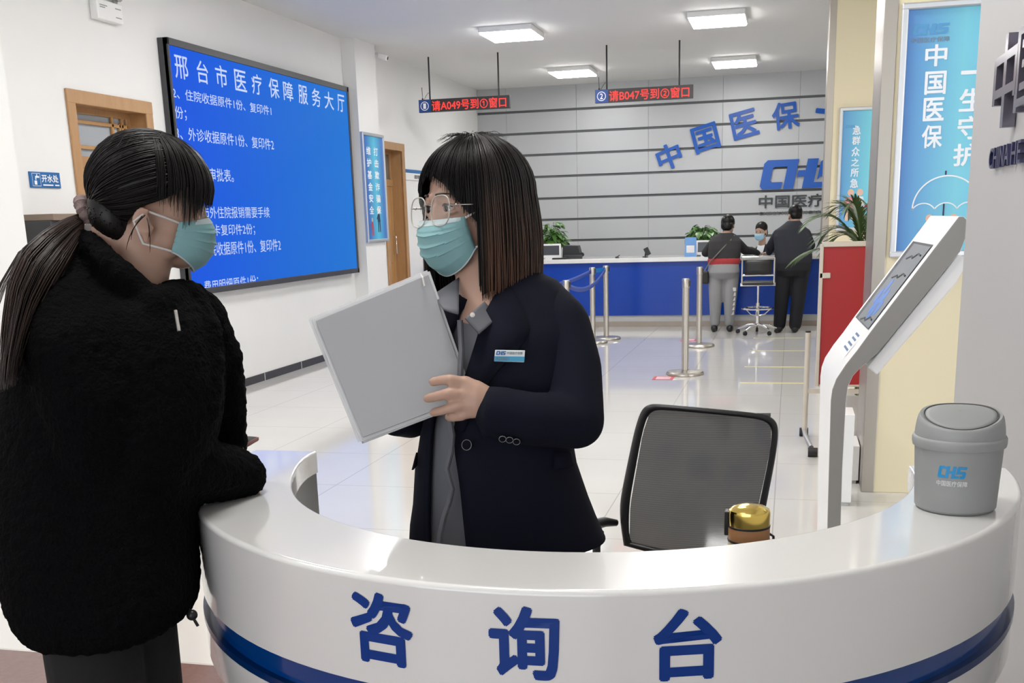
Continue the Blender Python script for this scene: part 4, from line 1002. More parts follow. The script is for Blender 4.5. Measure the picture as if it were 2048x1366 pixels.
mb = MB(); mb.obox(sc_ + Vector((0, .02, .655)), (.2, 0, 0), (0, .2, 0), (0, 0, .022)); mb.build('seat', M_black, t, smooth=0, bevel=.018)
mb = MB(); mb.obox(sc_ + Vector((0, -.15, .645)), (.22, 0, 0), (0, .02, 0), (0, 0, .02))
for s in (-1, 1): mb.tube([sc_ + Vector((s*.2, -.12, .63)), sc_ + Vector((s*.2, -.17, .66)), sc_ + Vector((s*.2, -.19, .98))], .012, 8)
for zz_ in (.76, .985): mb.tube([sc_ + Vector((-.2, -.19, zz_)), sc_ + Vector((0, -.21, zz_ + .004)), sc_ + Vector((.2, -.19, zz_))], .012, 8)
mb.build('back_frame', M_chrome, t)
mb = MB(); rows = [[sc_ + Vector((-.17 + .34*j/8, -.215 + .02*((j - 4)/4)**2, z)) for j in range(9)] for z in (.775, .83, .9, .955)]; mb.grid(rows); mb.build('backrest', M_black, t, smooth=60, solid=.02)

# ------------------------------------------------------------ floor marks
M_tape = mat('yellow_tape', (.62, .55, .25), .4)
for y, l in ((14.27, 'yellow floor tape line nearest the service counter'), (12.93, 'yellow floor tape line second from the counter'), (11.55, 'yellow floor tape line third from the counter'), (10.43, 'yellow floor tape line farthest from the counter')):
    mb = MB(); mb.box((-.43, y - .025, 0.0), (.19, y + .025, .002)); tag(mb.build('floor_tape', M_tape, None, smooth=0), l, 'floor tape', 'yellow queue lines on the tiles')
M_stick = mat('red_sticker', (.55, .05, .07), .4)
for (x, y, s, l) in ((-1.17, 10.70, .1, 'red floor sticker with white writing at the nearest stanchion base'), (-1.22, 14.05, .1, 'red floor sticker by the second stanchion near the counter')):
    t = thing('floor_sticker', l, 'floor sticker', (x, y, 0), 'red floor stickers'); mb = MB(); mb.obox((x, y, .001), (s, 0, 0), (.0, s*1.2, 0), (0, 0, .001)); mb.build('sheet', M_stick, t, smooth=0)
    mb = MB()
    for i in range(3): mb.obox((x, y - .06 + i*.06, .0024), (s*.7, 0, 0), (0, .012, 0), (0, 0, .0004))
    mb.build('white_marks', M_signwhite, t, smooth=0)
# ------------------------------------------------------------ people: tools
def organic(mb, voxel, it, name, m, parent=None, base=None, lump=0.0, lump_scale=60.0, factor=.5):
    """joins overlapping closed volumes into one continuous skin and smooths it"""
    me = mb.mesh('volume'); o = bpy.data.objects.new('volume', me); COL.objects.link(o)
    r = o.modifiers.new('remesh', 'REMESH'); r.mode = 'VOXEL'; r.voxel_size = voxel
    s = o.modifiers.new('smooth', 'SMOOTH'); s.factor = factor; s.iterations = it
    dg = bpy.context.evaluated_depsgraph_get(); dg.update()
    e = o.evaluated_get(dg); me2 = bpy.data.meshes.new_from_object(e)
    bpy.data.objects.remove(o); bpy.data.meshes.remove(me)
    me2.name = name; org = world_loc(parent) if parent is not None else Vector(base or (0, 0, 0))
    me2.materials.clear()
    for mm in (m if isinstance(m, (list, tuple)) else [m]): me2.materials.append(mm)
    n = len(me2.vertices); co = np.empty(n*3, dtype=np.float32); me2.vertices.foreach_get('co', co); co = co.reshape(-1, 3)
    if lump:
        no = np.empty(n*3, dtype=np.float32); me2.vertex_normals.foreach_get('vector', no); no = no.reshape(-1, 3)
        d = np.array([noise.noise(Vector(c)*lump_scale) + .6*noise.noise(Vector(c)*lump_scale*2.3) for c in co], dtype=np.float32)
        co = co + no*d[:, None]*lump
    co = co - np.array(org, dtype=np.float32)
    me2.vertices.foreach_set('co', co.ravel()); me2.update(); me2.shade_smooth()
    o2 = bpy.data.objects.new(name, me2); COL.objects.link(o2)
    if parent is not None: o2.parent = parent
    else: o2.location = org
    return o2

RH = Vector((RX.x, RX.y, 0)).normalized(); FH = Vector((RF.x, RF.y, 0)).normalized()
def row_ring(v, uL, uR, D, t, n=36, shrink=0.0, th0=0.0, th1=2*PI, ex=.85):
    a = at(uL, v, D=D); b = at(uR, v, D=D); c = (a + b)/2; hw = max(.004, (b - a).length/2 - shrink); t = max(.004, t - shrink)
    out = []
    for j in range(n):
        th = th0 + (th1 - th0)*j/(n if abs(th1 - th0 - 2*PI) < 1e-6 else n - 1)
        cs, sn = math.cos(th), math.sin(th)
        cs = math.copysign(abs(cs)**ex, cs); sn = math.copysign(abs(sn)**ex, sn)
        out.append(c + RH*hw*cs - FH*t*sn)
    return out
def loft(mb, rows, shrink=0.0, n=36):
    rr = [row_ring(*r, n=n, shrink=shrink) for r in rows]; o = len(mb.v); mb.grid(rr, wrap=True); k = len(rr)
    mb.f.append(list(range(o, o + n))[::-1]); mb.mi.append(mb.cur); mb.f.append(list(range(o + (k-1)*n, o + k*n))); mb.mi.append(mb.cur)
def limb(pts): return [(at(u, v, D=D), r) for u, v, D, r in pts]

M_skin = mat('skin', (0.44, 0.275, 0.205), 0.5, sss=.12, vary=.06, vary_scale=25)
M_hair = mat('black_hair', (0.0045, 0.0035, 0.003), 0.42, spec=.28)
M_lash = mat('lash_brown', (0.02, 0.012, 0.01), .6)
M_eye = mat('eye_white', (0.55, 0.52, 0.5), .25); M_iris = mat('iris', (0.02, 0.012, 0.008), .15)
M_mask = mat('mask_teal', (0.19, 0.36, 0.375), 0.75, bump=.08, bump_scale=300); M_maskw = mat('mask_white', (0.44, 0.52, 0.53), .8); M_loop = mat('ear_loop', (0.62, 0.60, 0.57), .8)
M_shoe = mat('black_shoe', (.012, .012, .012), .4)

class Head:
    """a head frame: forward F, left L, up U; h(f, l, u) gives a room point"""
    def __init__(s, c, F, pitch=0.0, roll=0.0, sc=1.0):
        F = Vector((F[0], F[1], 0)).normalized(); L = Vector((-F.y, F.x, 0)); U = Vector((0, 0, 1))
        F2 = F*math.cos(pitch) + U*math.sin(pitch); U2 = U*math.cos(pitch) - F*math.sin(pitch)
        L2 = L*math.cos(roll) + U2*math.sin(roll); U3 = U2*math.cos(roll) - L*math.sin(roll)
        s.c, s.F, s.L, s.U, s.s = Vector(c), F2, L2, U3, sc
    def h(s, f, l, u): return s.c + (s.F*f + s.L*l + s.U*u)*s.s
    def vec(s, f, l, u): return (s.F*f + s.L*l + s.U*u)*s.s
def head_volume(mb, hd, ear_f=-.006, ear_u=-.015, neck=None):
    e = lambda c, r: mb.ell(hd.h(*c), hd.vec(r[0], 0, 0), hd.vec(0, r[1], 0), hd.vec(0, 0, r[2]), 28, 18)
    cap = lambda a, b, r0, r1: mb.capsule(hd.h(*a), hd.h(*b), r0*hd.s, r1*hd.s)
    e((-.012, 0, .033), (.094, .073, .084)); e((.022, 0, -.025), (.066, .063, .085)); e((.045, 0, -.088), (.036, .034, .028))
    for sg in (-1, 1):
        e((.046, sg*.047, .004), (.022, .014, .020)); e((.052, sg*.034, -.035), (.030, .026, .030)); e((.010, sg*.045, -.065), (.04, .016, .035))
        cap((.078, sg*.012, .024), (.066, sg*.044, .024), .011, .009)
        # ear
        ce = (ear_f, sg*.074, ear_u)
        pts = []
        for i in range(11):
            a = -1.9 + 4.1*i/10
            pts.append((hd.h(ce[0] + -.016*math.cos(a) - .002, ce[1] + sg*(.008 - .003*math.cos(a)), ce[2] + .012 + .021*math.sin(a)), .0042*hd.s))
        mb.chain(pts, 8)
        e((ce[0] - .004, ce[1] + sg*.002, ce[2] + .008), (.016, .006, .024)); e((ce[0] + .004, ce[1] + sg*.004, ce[2] - .018), (.008, .005, .011))
        cap((ce[0] + .012, ce[1] - sg*.002, ce[2] + .004), (ce[0] + .012, ce[1] - sg*.002, ce[2] - .006), .006, .006)
    mb.chain([(hd.h(.080, 0, .006), .008*hd.s), (hd.h(.086, 0, -.018), .009*hd.s), (hd.h(.090, 0, -.034), .011*hd.s)])
    for sg in (-1, 1): mb.ball(hd.h(.080, sg*.012, -.038), .010*hd.s)
    e((.076, 0, -.066), (.010, .022, .009))
    if neck is not None:
        mb.chain([(hd.h(-.030, 0, -.06), .052*hd.s)] + neck, 20)
def add_eyes(hd, parent, look=(1, 0, 0), f=.0705):
    g = hd.vec(*look).normalized()
    for sg in (-1, 1):
        c = hd.h(f, sg*.030, .004); r = .0122*hd.s; s1, s2 = frame_of(g); mb = MB()
        mb.ell(c, s1*r, s2*r, g*r, 20, 16)
        ov = len(mb.f)
        for i, fa in enumerate(mb.f):
            q = sum((mb.v[k] for k in fa), Vector())/len(fa)
            if (q - c).normalized().dot(g) > .86: mb.mi[i] = 1
        eye = mb.build('eye', [M_eye, M_iris], parent, smooth=180)
        mb = MB()
        lid = [hd.h(f + .0118 - .006*abs(q)**2, sg*(.031 + .0165*q), -.002 + .006 + .0062*(1 - q*q) + .001) for q in [(-1 + 2*i/8) for i in range(9)]]
        mb.tube(lid, [.0007 + .0011*(1 - abs(-1 + 2*i/8)) for i in range(9)], 6); mb.build('eyelash', M_lash, eye)
        mb = MB(); br = [hd.h(.0885 - .018*q*q - .004*q, sg*(.014 + .040*q), .0285 + .006*q - .008*q*q) for q in [i/8 for i in range(9)]]
        mb.tube(br, [.0026*(1 - .75*i/8) for i in range(9)], 6); mb.build('eyebrow', M_lash, parent)
def add_lids(mb, hd, f=.0705):
    for sg in (-1, 1):
        up = [(hd.h(f + .0095 - .007*q*q, sg*(.031 + .018*q), .0115 + .003*(1 - q*q)), .0042*hd.s) for q in [(-1 + 2*i/6) for i in range(7)]]
        lo = [(hd.h(f + .0085 - .006*q*q, sg*(.031 + .018*q), -.0028 - .002*(1 - q*q)), .0038*hd.s) for q in [(-1 + 2*i/6) for i in range(7)]]
        mb.chain(up, 8); mb.chain(lo, 8)
def add_mask(hd, parent, ear_f=-.006, ear_u=-.015, wide=.069, side_f=.05, side_u=(-.016, -.072), top=-.016, bot=-.120):
    cen = [(0, .094), (.08, .101), (.2, .1075), (.45, .1085), (.68, .103), (.86, .090), (1, .068)]
    sf0, sf1 = side_f if isinstance(side_f, tuple) else (side_f, side_f)
    def cf(q):
        for (a, x), (b, y) in zip(cen[:-1], cen[1:]):
            if q <= b: return x + (y - x)*(q - a)/(b - a)
        return cen[-1][1]
    def P(p, q, off=0.0):
        k = abs(p)**1.6
        uu = (top + (bot - top)*q)*(1 - k) + (side_u[0] + (side_u[1] - side_u[0])*q)*k
        cs = max(0, math.cos(p*PI/2))**.72
        pl = 0
        for a in (.30, .50, .68):
            dq = q - (a - .03*(1 - abs(p)))
            pl += .0042*max(0, 1 - abs(dq)/.045)*(1 if dq < 0 else .15)*(1 - k*.5)
        sf = sf0 + (sf1 - sf0)*q
        ff = sf + (cf(q) - sf)*cs + pl + off
        return hd.h(ff, wide*math.sin(p*PI/2)*(1 + off*4), uu - pl*.4)
    NP, NQ = 40, 64
    mb = MB(); mb.grid([[P(-1 + 2*i/NP, j/NQ) for i in range(NP + 1)] for j in range(NQ + 1)])
    mk = mb.build('face_mask', M_mask, parent, smooth=50, solid=.0012, fix=False)
    mb = MB(); mb.grid([[P(-1 + 2*i/NP, j/40*.5, .0011) for i in range(NP + 1)] for j in range(0, 9)]); mb.build('nose_band', M_maskw, mk, smooth=60, fix=False)
    mb = MB()
    for pe in (-1, 1):
        mb.grid([[P(pe*(.9 + .1*i/4), j/NQ, .0011) for i in range(5)] for j in range(NQ + 1)])
    mb.build('side_seam', M_mask, mk, smooth=60, fix=False)
    mb = MB(); mb.tube([P(-1 + 2*i/NP, 1, .0005) for i in range(NP + 1)], .0016, 6); mb.build('lower_hem', M_maskw, mk)
    for sg in (-1, 1):
        a = P(sg, .03); b = P(sg, .97); e1 = hd.h(ear_f + .004, sg*.079, ear_u + .030); e0 = hd.h(ear_f - .018, sg*.083, ear_u + .01); e2 = hd.h(ear_f - .002, sg*.078, ear_u - .028)
        mid1 = (a + e1)/2 + hd.vec(0, sg*.006, 0); mid2 = (b + e2)/2 + hd.vec(0, sg*.006, 0)
        mb = MB(); mb.tube([a, mid1, e1, e0, e2, mid2, b], .0021, 8); mb.build('ear_loop', M_loop, mk)
    return mk
def scalp(hd, phi, al, off, shape=(.098, .078, .092)):
    """point over the skull: phi round from straight ahead, al down from the crown"""
    return hd.h(-.012 + (shape[0] + off)*math.sin(al)*math.cos(phi), (shape[1] + off)*math.sin(al)*math.sin(phi), .033 + (shape[2] + off)*math.cos(al))
def strand(mb, pts, r, idx=0):
    mb.cur = idx; n = len(pts); mb.tube(pts, [r*(1 - .75*(i/(n - 1))**3) for i in range(n)], 3, cap=False); mb.cur = 0
def hand(mb, wrist, palm_r, fingers, thumb):
    """palm as a fan of overlapping bones, every finger its own chain"""
    for ch in fingers:
        k = ch[0]
        mb.chain([(wrist, palm_r), ((wrist + k[0])/2, (palm_r + k[1]*1.6)/2), (k[0], k[1]*1.25)], 14)
        mb.chain(ch, 12)
    mb.chain(thumb, 12)
# ------------------------------------------------------------ woman in the blazer
HA = Head(at(944, 419, D=2.1), (-.63, -.776), pitch=-.02, roll=.03, sc=1.0)
baseA = Vector((-.53, 2.10, 0))
M_navy_cloth = mat('navy_suiting', (0.0028, 0.0036, 0.0105), 0.9, spec=.2, bump=.12, bump_scale=500)
M_shirt = mat('grey_shirt', (0.105, 0.108, 0.122), 0.75, bump=.15, bump_scale=14)
rowsA = [(548, 985, 1075, 2.14, .055), (565, 950, 1112, 2.14, .078), (585, 898, 1130, 2.14, .098), (612, 880, 1148, 2.14, .112), (660, 872, 1160, 2.13, .122), (740, 870, 1165, 2.13, .122), (800, 858, 1150, 2.13, .118), (860, 845, 1138, 2.13, .114), (930, 834, 1150, 2.14, .12), (1000, 830, 1174, 2.15, .13), (1040, 824, 1190, 2.15, .135), (1078, 822, 1207, 2.15, .14)]
# body: head, neck, trunk, arms, hands, legs in one skin
mb = MB(); add_lids(mb, HA)
head_volume(mb, HA, neck=[(at(962, 540, D=2.105), .050), (at(968, 585, D=2.10), .054), (at(975, 640, D=2.105), .07)])
loft(mb, [r for r in rowsA[3:]], shrink=.022)
mb.chain(limb([(1120, 632, 2.12, .045), (1155, 720, 2.07, .04), (1153, 840, 2.03, .036), (1060, 838, 1.99, .034), (985, 812, 1.985, .028)]))
wristA = at(973, 803, D=1.985)
fp = lambda u, v, D: at(u, v, D=D)
hand(mb, wristA, .027, [
    [(fp(930, 766, 1.972), .0112), (fp(900, 759, 1.962), .0100), (fp(880, 761, 1.972), .0092), (fp(866, 764, 1.982), .0086)],
    [(fp(928, 789, 1.970), .0115), (fp(896, 787, 1.958), .0102), (fp(872, 793, 1.970), .0094), (fp(855, 797, 1.982), .0087)],
    [(fp(934, 811, 1.972), .0108), (fp(905, 815, 1.962), .0097), (fp(884, 821, 1.972), .0089), (fp(867, 825, 1.983), .0082)],
    [(fp(944, 824, 1.978), .0102), (fp(922, 832, 1.974), .0095), (fp(905, 835, 1.985), .0085), (fp(897, 834, 1.998), .0078)]],
    [(fp(955, 780, 1.99), .014), (fp(935, 768, 2.03), .012), (fp(910, 764, 2.052), .0105), (fp(893, 763, 2.052), .009)])
mb.chain(limb([(930, 632, 2.22, .045), (868, 740, 2.23, .04), (858, 815, 2.21, .036), (815, 832, 2.14, .032), (780, 830, 2.07, .026)]))
wR = at(775, 829, D=2.065)
hand(mb, wR, .026, [
    [(fp(750, 812, 2.045), .011), (fp(728, 800, 2.03), .010), (fp(715, 792, 2.022), .009)],
    [(fp(748, 824, 2.04), .0115), (fp(725, 816, 2.026), .0105), (fp(711, 809, 2.019), .009)],
    [(fp(748, 836, 2.04), .011), (fp(727, 832, 2.027), .010), (fp(715, 826, 2.02), .0088)],
    [(fp(752, 846, 2.045), .010), (fp(736, 846, 2.03), .009), (fp(726, 843, 2.023), .008)]],
    [(fp(768, 815, 2.05), .013), (fp(765, 800, 2.035), .011), (fp(760, 788, 2.024), .0095)])
hipA = at(1010, 1070, D=2.15)
for du in (-.09, .09):
    h0 = Vector((hipA.x + du*.85, hipA.y - du*.3, .93)); f0 = Vector((h0.x, h0.y, .07))
    mb.chain([(h0, .08), (Vector((h0.x, h0.y - .01, .5)), .055), (f0, .036)]); mb.capsule(f0 - Vector((0, 0, .02)), f0 + Vector((-.07, -.10, -.025)), .035, .028)
womanA = organic(mb, .0038, 4, 'person', M_skin, base=baseA)
tag(womanA, 'woman with glasses and shoulder-length hair in a navy blazer holding the folder inside the desk', 'person')
add_eyes(HA, womanA, look=(1, .12, -.05))
for k in (0, 1, 2):
    pass
nailm = mat('finger_nail', (.52, .34, .28), .35)
for (u, v, D, d) in ((869.5, 763.5, 1.9745, (-1, .12)), (859, 795.5, 1.9745, (-1, .2)), (871, 820, 1.976, (-1, .3))):
    mb = MB(); c = at(u, v, D=D); r_ = (RX*d[0] - RU*d[1]*-1*-1).normalized(); mb.ell(c, r_*.0052, RU*.0046, RF*.0016, 14, 8); mb.build('finger_nail', nailm, womanA, smooth=180)
# shirt
mb = MB(); rowsS = [(590, 918, 1060, 2.12, .085)] + rowsA[3:]
loft(mb, rowsS, shrink=.012); shirt = mb.build('shirt', M_shirt, womanA, smooth=70)
mb = MB()
wavy = [(921, 640, 2.006), (924, 700, 2.0), (921, 760, 1.998), (900, 835, 2.0), (906, 870, 2.0), (903, 905, 2.0), (894, 938, 2.004), (899, 958, 2.004), (905, 978, 2.006), (899, 1005, 2.008), (889, 1035, 2.01), (881, 1070, 2.014), (880, 1085, 2.014)]
rows = []
for i, (u, v, D) in enumerate(wavy):
    rows.append([at(u - 7, v, D=D + .016), at(u - 4, v, D=D + .006), at(u, v, D=D + .004), at(u + 4, v, D=D + .007), at(u + 5, v, D=D + .018)])
mb.grid(rows); mb.build('placket', M_shirt, shirt, smooth=60)
# shirt collar leaves
def bil(c, n=8):
    """curved patch between four corners, bulging towards the camera"""
    rows = []
    for i in range(n + 1):
        t_ = i/n; l_ = c[0]*(1 - t_) + c[3]*t_; r_ = c[1]*(1 - t_) + c[2]*t_
        rows.append([l_*(1 - s_) + r_*s_ - FH*.006*math.sin(PI*s_) for s_ in [j/n for j in range(n + 1)]])
    return rows
mb = MB(); mb.grid(bil([at(868, 590, D=2.06), at(918, 556, D=2.075), at(917, 628, D=2.0), at(886, 618, D=2.005)])); mb.build('collar_leaf', M_shirt, shirt, smooth=60, solid=.004)
mb = MB(); mb.grid(bil([at(930, 636, D=2.0), at(985, 590, D=2.07), at(990, 640, D=2.03), at(958, 668, D=1.998)])); mb.build('collar_leaf', M_shirt, shirt, smooth=60, solid=.004)
mb = MB(); mb.lathe(at(945, 630, D=1.99), [(.0045, 0), (.0045, .002), (.001, .003)], 14, -RF); mb.build('collar_button', mat('shirt_button', (.6, .55, .5), .3), shirt)
# blazer: open front, clean edges
U2 = [(548, 1018), (585, 990), (612, 974), (663, 957), (740, 933), (800, 919), (837, 914), (880, 915), (943, 925), (1010, 932), (1078, 940)]
U1 = [(548, 1000), (585, 945), (612, 925), (663, 903), (740, 886), (800, 875), (837, 868), (880, 866), (943, 864), (1010, 864), (1078, 866)]
def interp(t_, v):
    for (a, x), (b, y) in zip(t_[:-1], t_[1:]):
        if v <= b: return x + (y - x)*(v - a)/(b - a)
    return t_[-1][1]
def dense(rows, k=3):
    out = []
    for a, b in zip(rows[:-1], rows[1:]):
        for i in range(k): out.append(tuple(x + (y - x)*i/k for x, y in zip(a, b)))
    return out + [rows[-1]]
ex = .85
rows = []; edge2 = []; edge1 = []
for r in dense(rowsA):
    v, uL, uR, D, t_ = r; uc, a = (uL + uR)/2, (uR - uL)/2
    th = lambda u: math.acos(max(-1, min(1, math.copysign(abs((u - uc)/a)**(1/ex), u - uc))))
    e2, e1 = th(interp(U2, v)), th(interp(U1, v))
    # from the near lapel edge round the back to the far edge
    rg = row_ring(v, uL, uR, D, t_, n=56, th0=e2, th1=e1 - 2*PI, ex=ex)
    rows.append(rg); edge2.append(rg[:7]); edge1.append(rg[-3:])
mb = MB(); mb.grid(rows); blazer = mb.build('blazer', M_navy_cloth, womanA, smooth=70, solid=.007)
# lapel lying on the near front
mb = MB(); lap = []
for i, (rg, r) in enumerate(zip(rows, dense(rowsA))):
    v = r[0]
    if v > 850: break
    w = 1 + 5.2*max(0, min(1, (v - 560)/90.0))*max(0, min(1, (855 - v)/240.0)); k = int(w); fr = w - k
    pt = rg[k]*(1 - fr) + rg[k + 1]*fr
    lap.append([rg[0] - FH*.004 - RH*.001, (rg[0]*.5 + pt*.5) - FH*.009, pt - FH*.006])
mb.grid(lap); mb.build('lapel', M_navy_cloth, blazer, smooth=70, solid=.003)
# sleeves
mb = MB(); near = limb([(1095, 628, 2.125, .060), (1117, 655, 2.10, .062), (1144, 735, 2.07, .056), (1153, 842, 2.03, .052), (1062, 838, 1.992, .049), (1000, 826, 1.985, .047)])
mb.chain(near, 24); mb.tube([at(1012, 827, D=1.986), at(968, 822, D=1.985)], [.0475, .046], 28)
organic(mb, .006, 5, 'sleeve', M_navy_cloth, blazer)
mb = MB(); mb.chain(limb([(945, 625, 2.20, .062), (872, 740, 2.23, .052), (862, 816, 2.21, .047), (818, 834, 2.145, .042)]), 20); mb.tube([at(825, 834, D=2.15), at(786, 832, D=2.08)], [.042, .038], 24)
organic(mb, .006, 5, 'sleeve', M_navy_cloth, blazer)
M_btn = mat('metal_rim_button', (.004, .0045, .009), .9, spec=.1); M_rim = mat('button_rim', (.32, .32, .30), .35, metal=.6)
def button(u, v, D, r, nrm, parent):
    c = at(u, v, D=D); mb = MB(); mb.lathe(c, [(.001, .0025), (r*.9, .0025), (r, .001), (r, -.001)], 24, nrm); b = mb.build('button', M_btn, parent)
    s, t2 = frame_of(Vector(nrm)); mb = MB(); mb.tube([c + (s*math.cos(a) + t2*math.sin(a))*r + Vector(nrm).normalized()*.002 for a in [2*PI*i/24 for i in range(25)]], .0005, 6); mb.build('button_rim', M_rim, b)
button(934, 890, 2.004, .0095, -RF*.9 - RX*.35, blazer)
for u, v, D in ((1005, 877, 1.9505, ), (1019, 879, 1.9535), (1033, 882.5, 1.958)): button(u, v, D, .0062, -RF - RU*.75, blazer)
# pocket flap and lower edge detail
mb = MB(); mb.grid([[at(1110, 905, D=2.042), at(1140, 905, D=2.07), at(1141, 903, D=2.075)], [at(1108, 938, D=2.036), at(1142, 934, D=2.066), at(1148, 932, D=2.075)]]); mb.build('pocket_flap', M_navy_cloth, blazer, smooth=60, solid=.004)
mb = MB(); mb.grid([[at(834, 905, D=2.1), at(833, 930, D=2.1)], [at(829, 925, D=2.09), at(825, 940, D=2.085)]]); mb.build('pocket_flap', M_navy_cloth, blazer, smooth=60, solid=.004)
# name badge
c = at(1019, 712, D=2.003); bd = [at(990, 700, D=1.992), at(1050, 701, D=1.998), at(1048, 725, D=1.997), at(988, 723, D=1.991)]
nb = (bd[1] - bd[0]).cross(bd[3] - bd[0]).normalized(); nb = -nb if nb.dot(RF) > 0 else nb
mb = MB(); mb.prism(bd, nb*.003); badge = mb.build('name_badge', mat('badge_white', (.62, .66, .68), .4), blazer, smooth=0, bevel=.001)
ex_, ey_ = (bd[1] - bd[0]), (bd[0] - bd[3])
B = lambda x, y, z=0: bd[3] + ex_*x + ey_*y + nb*(.0034 + z)
mb = MB(); mb.add([B(.0, .0), B(1, .0), B(1, .44), B(0, .44)], [(0, 1, 2, 3)]); mb.build('blue_strip', mat('badge_blue', (.05, .28, .45), .4), badge, smooth=0)
wB = ex_.length; hB = ey_.length
fb = lambda x, y, z: B(x/wB, y/hB, z + .0003)
mb = MB(); emblem(mb, lambda x, y, z: fb(x + .002, y + hB*.55, z), hB*.33, .0002, width=wB*.33); mb.build('emblem', mat('badge_navy', (.02, .1, .3), .4), badge, smooth=0)
mb = MB(); text(mb, '中国医疗保障', lambda x, y, z: fb(x + wB*.4, y + hB*.6, z), wB*.52, hB*.24, .02); text(mb, 'AD0021', lambda x, y, z: fb(x + wB*.04, y + hB*.1, z), wB*.45, hB*.28, .02); mb.build('lettering', mat('badge_text', (.12, .14, .16), .5), badge, smooth=0)
# trousers, shoes
mb = MB(); mb.ell((hipA.x, hipA.y, .86), (.16, 0, 0), (0, .11, 0), (0, 0, .14))
for du in (-.09, .09):
    h0 = Vector((hipA.x + du*.85, hipA.y - du*.3, .86)); mb.chain([(h0, .095), (Vector((h0.x, h0.y - .01, .5)), .075), (Vector((h0.x, h0.y, .09)), .06)], 18)
organic(mb, .012, 4, 'trousers', mat('black_cloth', (.006, .006, .007), .9), womanA)
for du in (-.09, .09):
    f0 = Vector((hipA.x + du*.85, hipA.y - du*.3, .035)); mb = MB(); mb.chain([(f0 + Vector((.02, .03, .02)), .045), (f0 + Vector((-.04, -.06, .005)), .042), (f0 + Vector((-.09, -.13, 0)), .035)]); mb.build('shoe', M_shoe, womanA)
add_mask(HA, womanA, side_f=(.064, .044), wide=.067, side_u=(-.014, -.072))
# glasses
M_gl = mat('clear_frame', (.42, .40, .36), .15, spec=.6); M_gm = mat('thin_silver', (.5, .48, .45), .25, metal=1)
M_lens = bpy.data.materials.new('lens_glass'); M_lens.use_nodes = True
ln = M_lens.node_tree; pr = ln.nodes['Principled BSDF']; pr.inputs['Roughness'].default_value = .03; pr.inputs['Base Color'].default_value = (.8, .8, .85, 1)
tr = ln.nodes.new('ShaderNodeBsdfTransparent'); mx = ln.nodes.new('ShaderNodeMixShader'); mx.inputs[0].default_value = .10
gl = ln.nodes.new('ShaderNodeBsdfGlossy'); gl.inputs['Roughness'].default_value = .03
ln.links.new(tr.outputs[0], mx.inputs[1]); ln.links.new(gl.outputs[0], mx.inputs[2]); ln.links.new(mx.outputs[0], ln.nodes['Material Output'].inputs['Surface'])
mb = MB(); gf = lambda l: .099 - .10*abs(l)**1.5*2.2
lens_c = []
for sg in (-1, 1):
    c = (sg*.0375, .001); pts = []
    for i in range(41):
        a = 2*PI*i/40; x = math.cos(a); y = math.sin(a); k = (abs(x)**2.6 + abs(y)**2.6)**(-1/2.6)
        l = c[0] + .028*x*k; u = c[1] + (.0265 if y > 0 else .029)*y*k*(.97 + .03*abs(x)); pts.append(HA.h(gf(l) - .003*(u - c[1])/.026, l, u))
    mb.tube(pts, .0012, 8); lens_c.append((c, pts[:-1]))
gfr = mb.build('glasses', M_gl, womanA, smooth=180)
for c, pts in lens_c:
    mb = MB(); mb.add([sum(pts, Vector())/40] + pts, [(0, 1 + i, 1 + (i + 1) % 40) for i in range(40)]); mb.build('lens', M_lens, gfr, smooth=180)
mb = MB(); mb.tube([HA.h(.0985, -.010, .009), HA.h(.102, -.005, .012), HA.h(.102, .005, .012), HA.h(.0985, .010, .009)], .0011, 8); mb.build('bridge', M_gm, gfr)
for sg in (-1, 1):
    mb = MB(); mb.tube([HA.h(gf(.0655), sg*.0655, .008), HA.h(.082, sg*.071, .008), HA.h(.05, sg*.077, .007), HA.h(0, sg*.08, .002), HA.h(-.02, sg*.079, -.012)], .0011, 8); mb.build('temple', M_gm, gfr)
    mb = MB(); mb.ball(HA.h(.083, sg*.0695, .008), .0026); mb.build('hinge', M_gm, gfr)
# hair: smooth fall from the crown to the shoulders, fringe swept over the brow
M_hairb = mat('brown_hair', (.05, .022, .012), .36, spec=.45)
nt = M_hairb.node_tree; p = nt.nodes['Principled BSDF']; g = nt.nodes.new('ShaderNodeNewGeometry'); s = nt.nodes.new('ShaderNodeSeparateXYZ'); mr = nt.nodes.new('ShaderNodeMapRange')
mr.inputs['From Min'].default_value = 1.62; mr.inputs['From Max'].default_value = 1.45
mxc = nt.nodes.new('ShaderNodeMix'); mxc.data_type = 'RGBA'; mxc.inputs['A'].default_value = (.009, .006, .005, 1); mxc.inputs['B'].default_value = (.105, .045, .022, 1)
nt.links.new(g.outputs['Position'], s.inputs[0]); nt.links.new(s.outputs['Z'], mr.inputs['Value']); nt.links.new(mr.outputs['Result'], mxc.inputs['Factor']); nt.links.new(mxc.outputs['Result'], p.inputs['Base Color'])
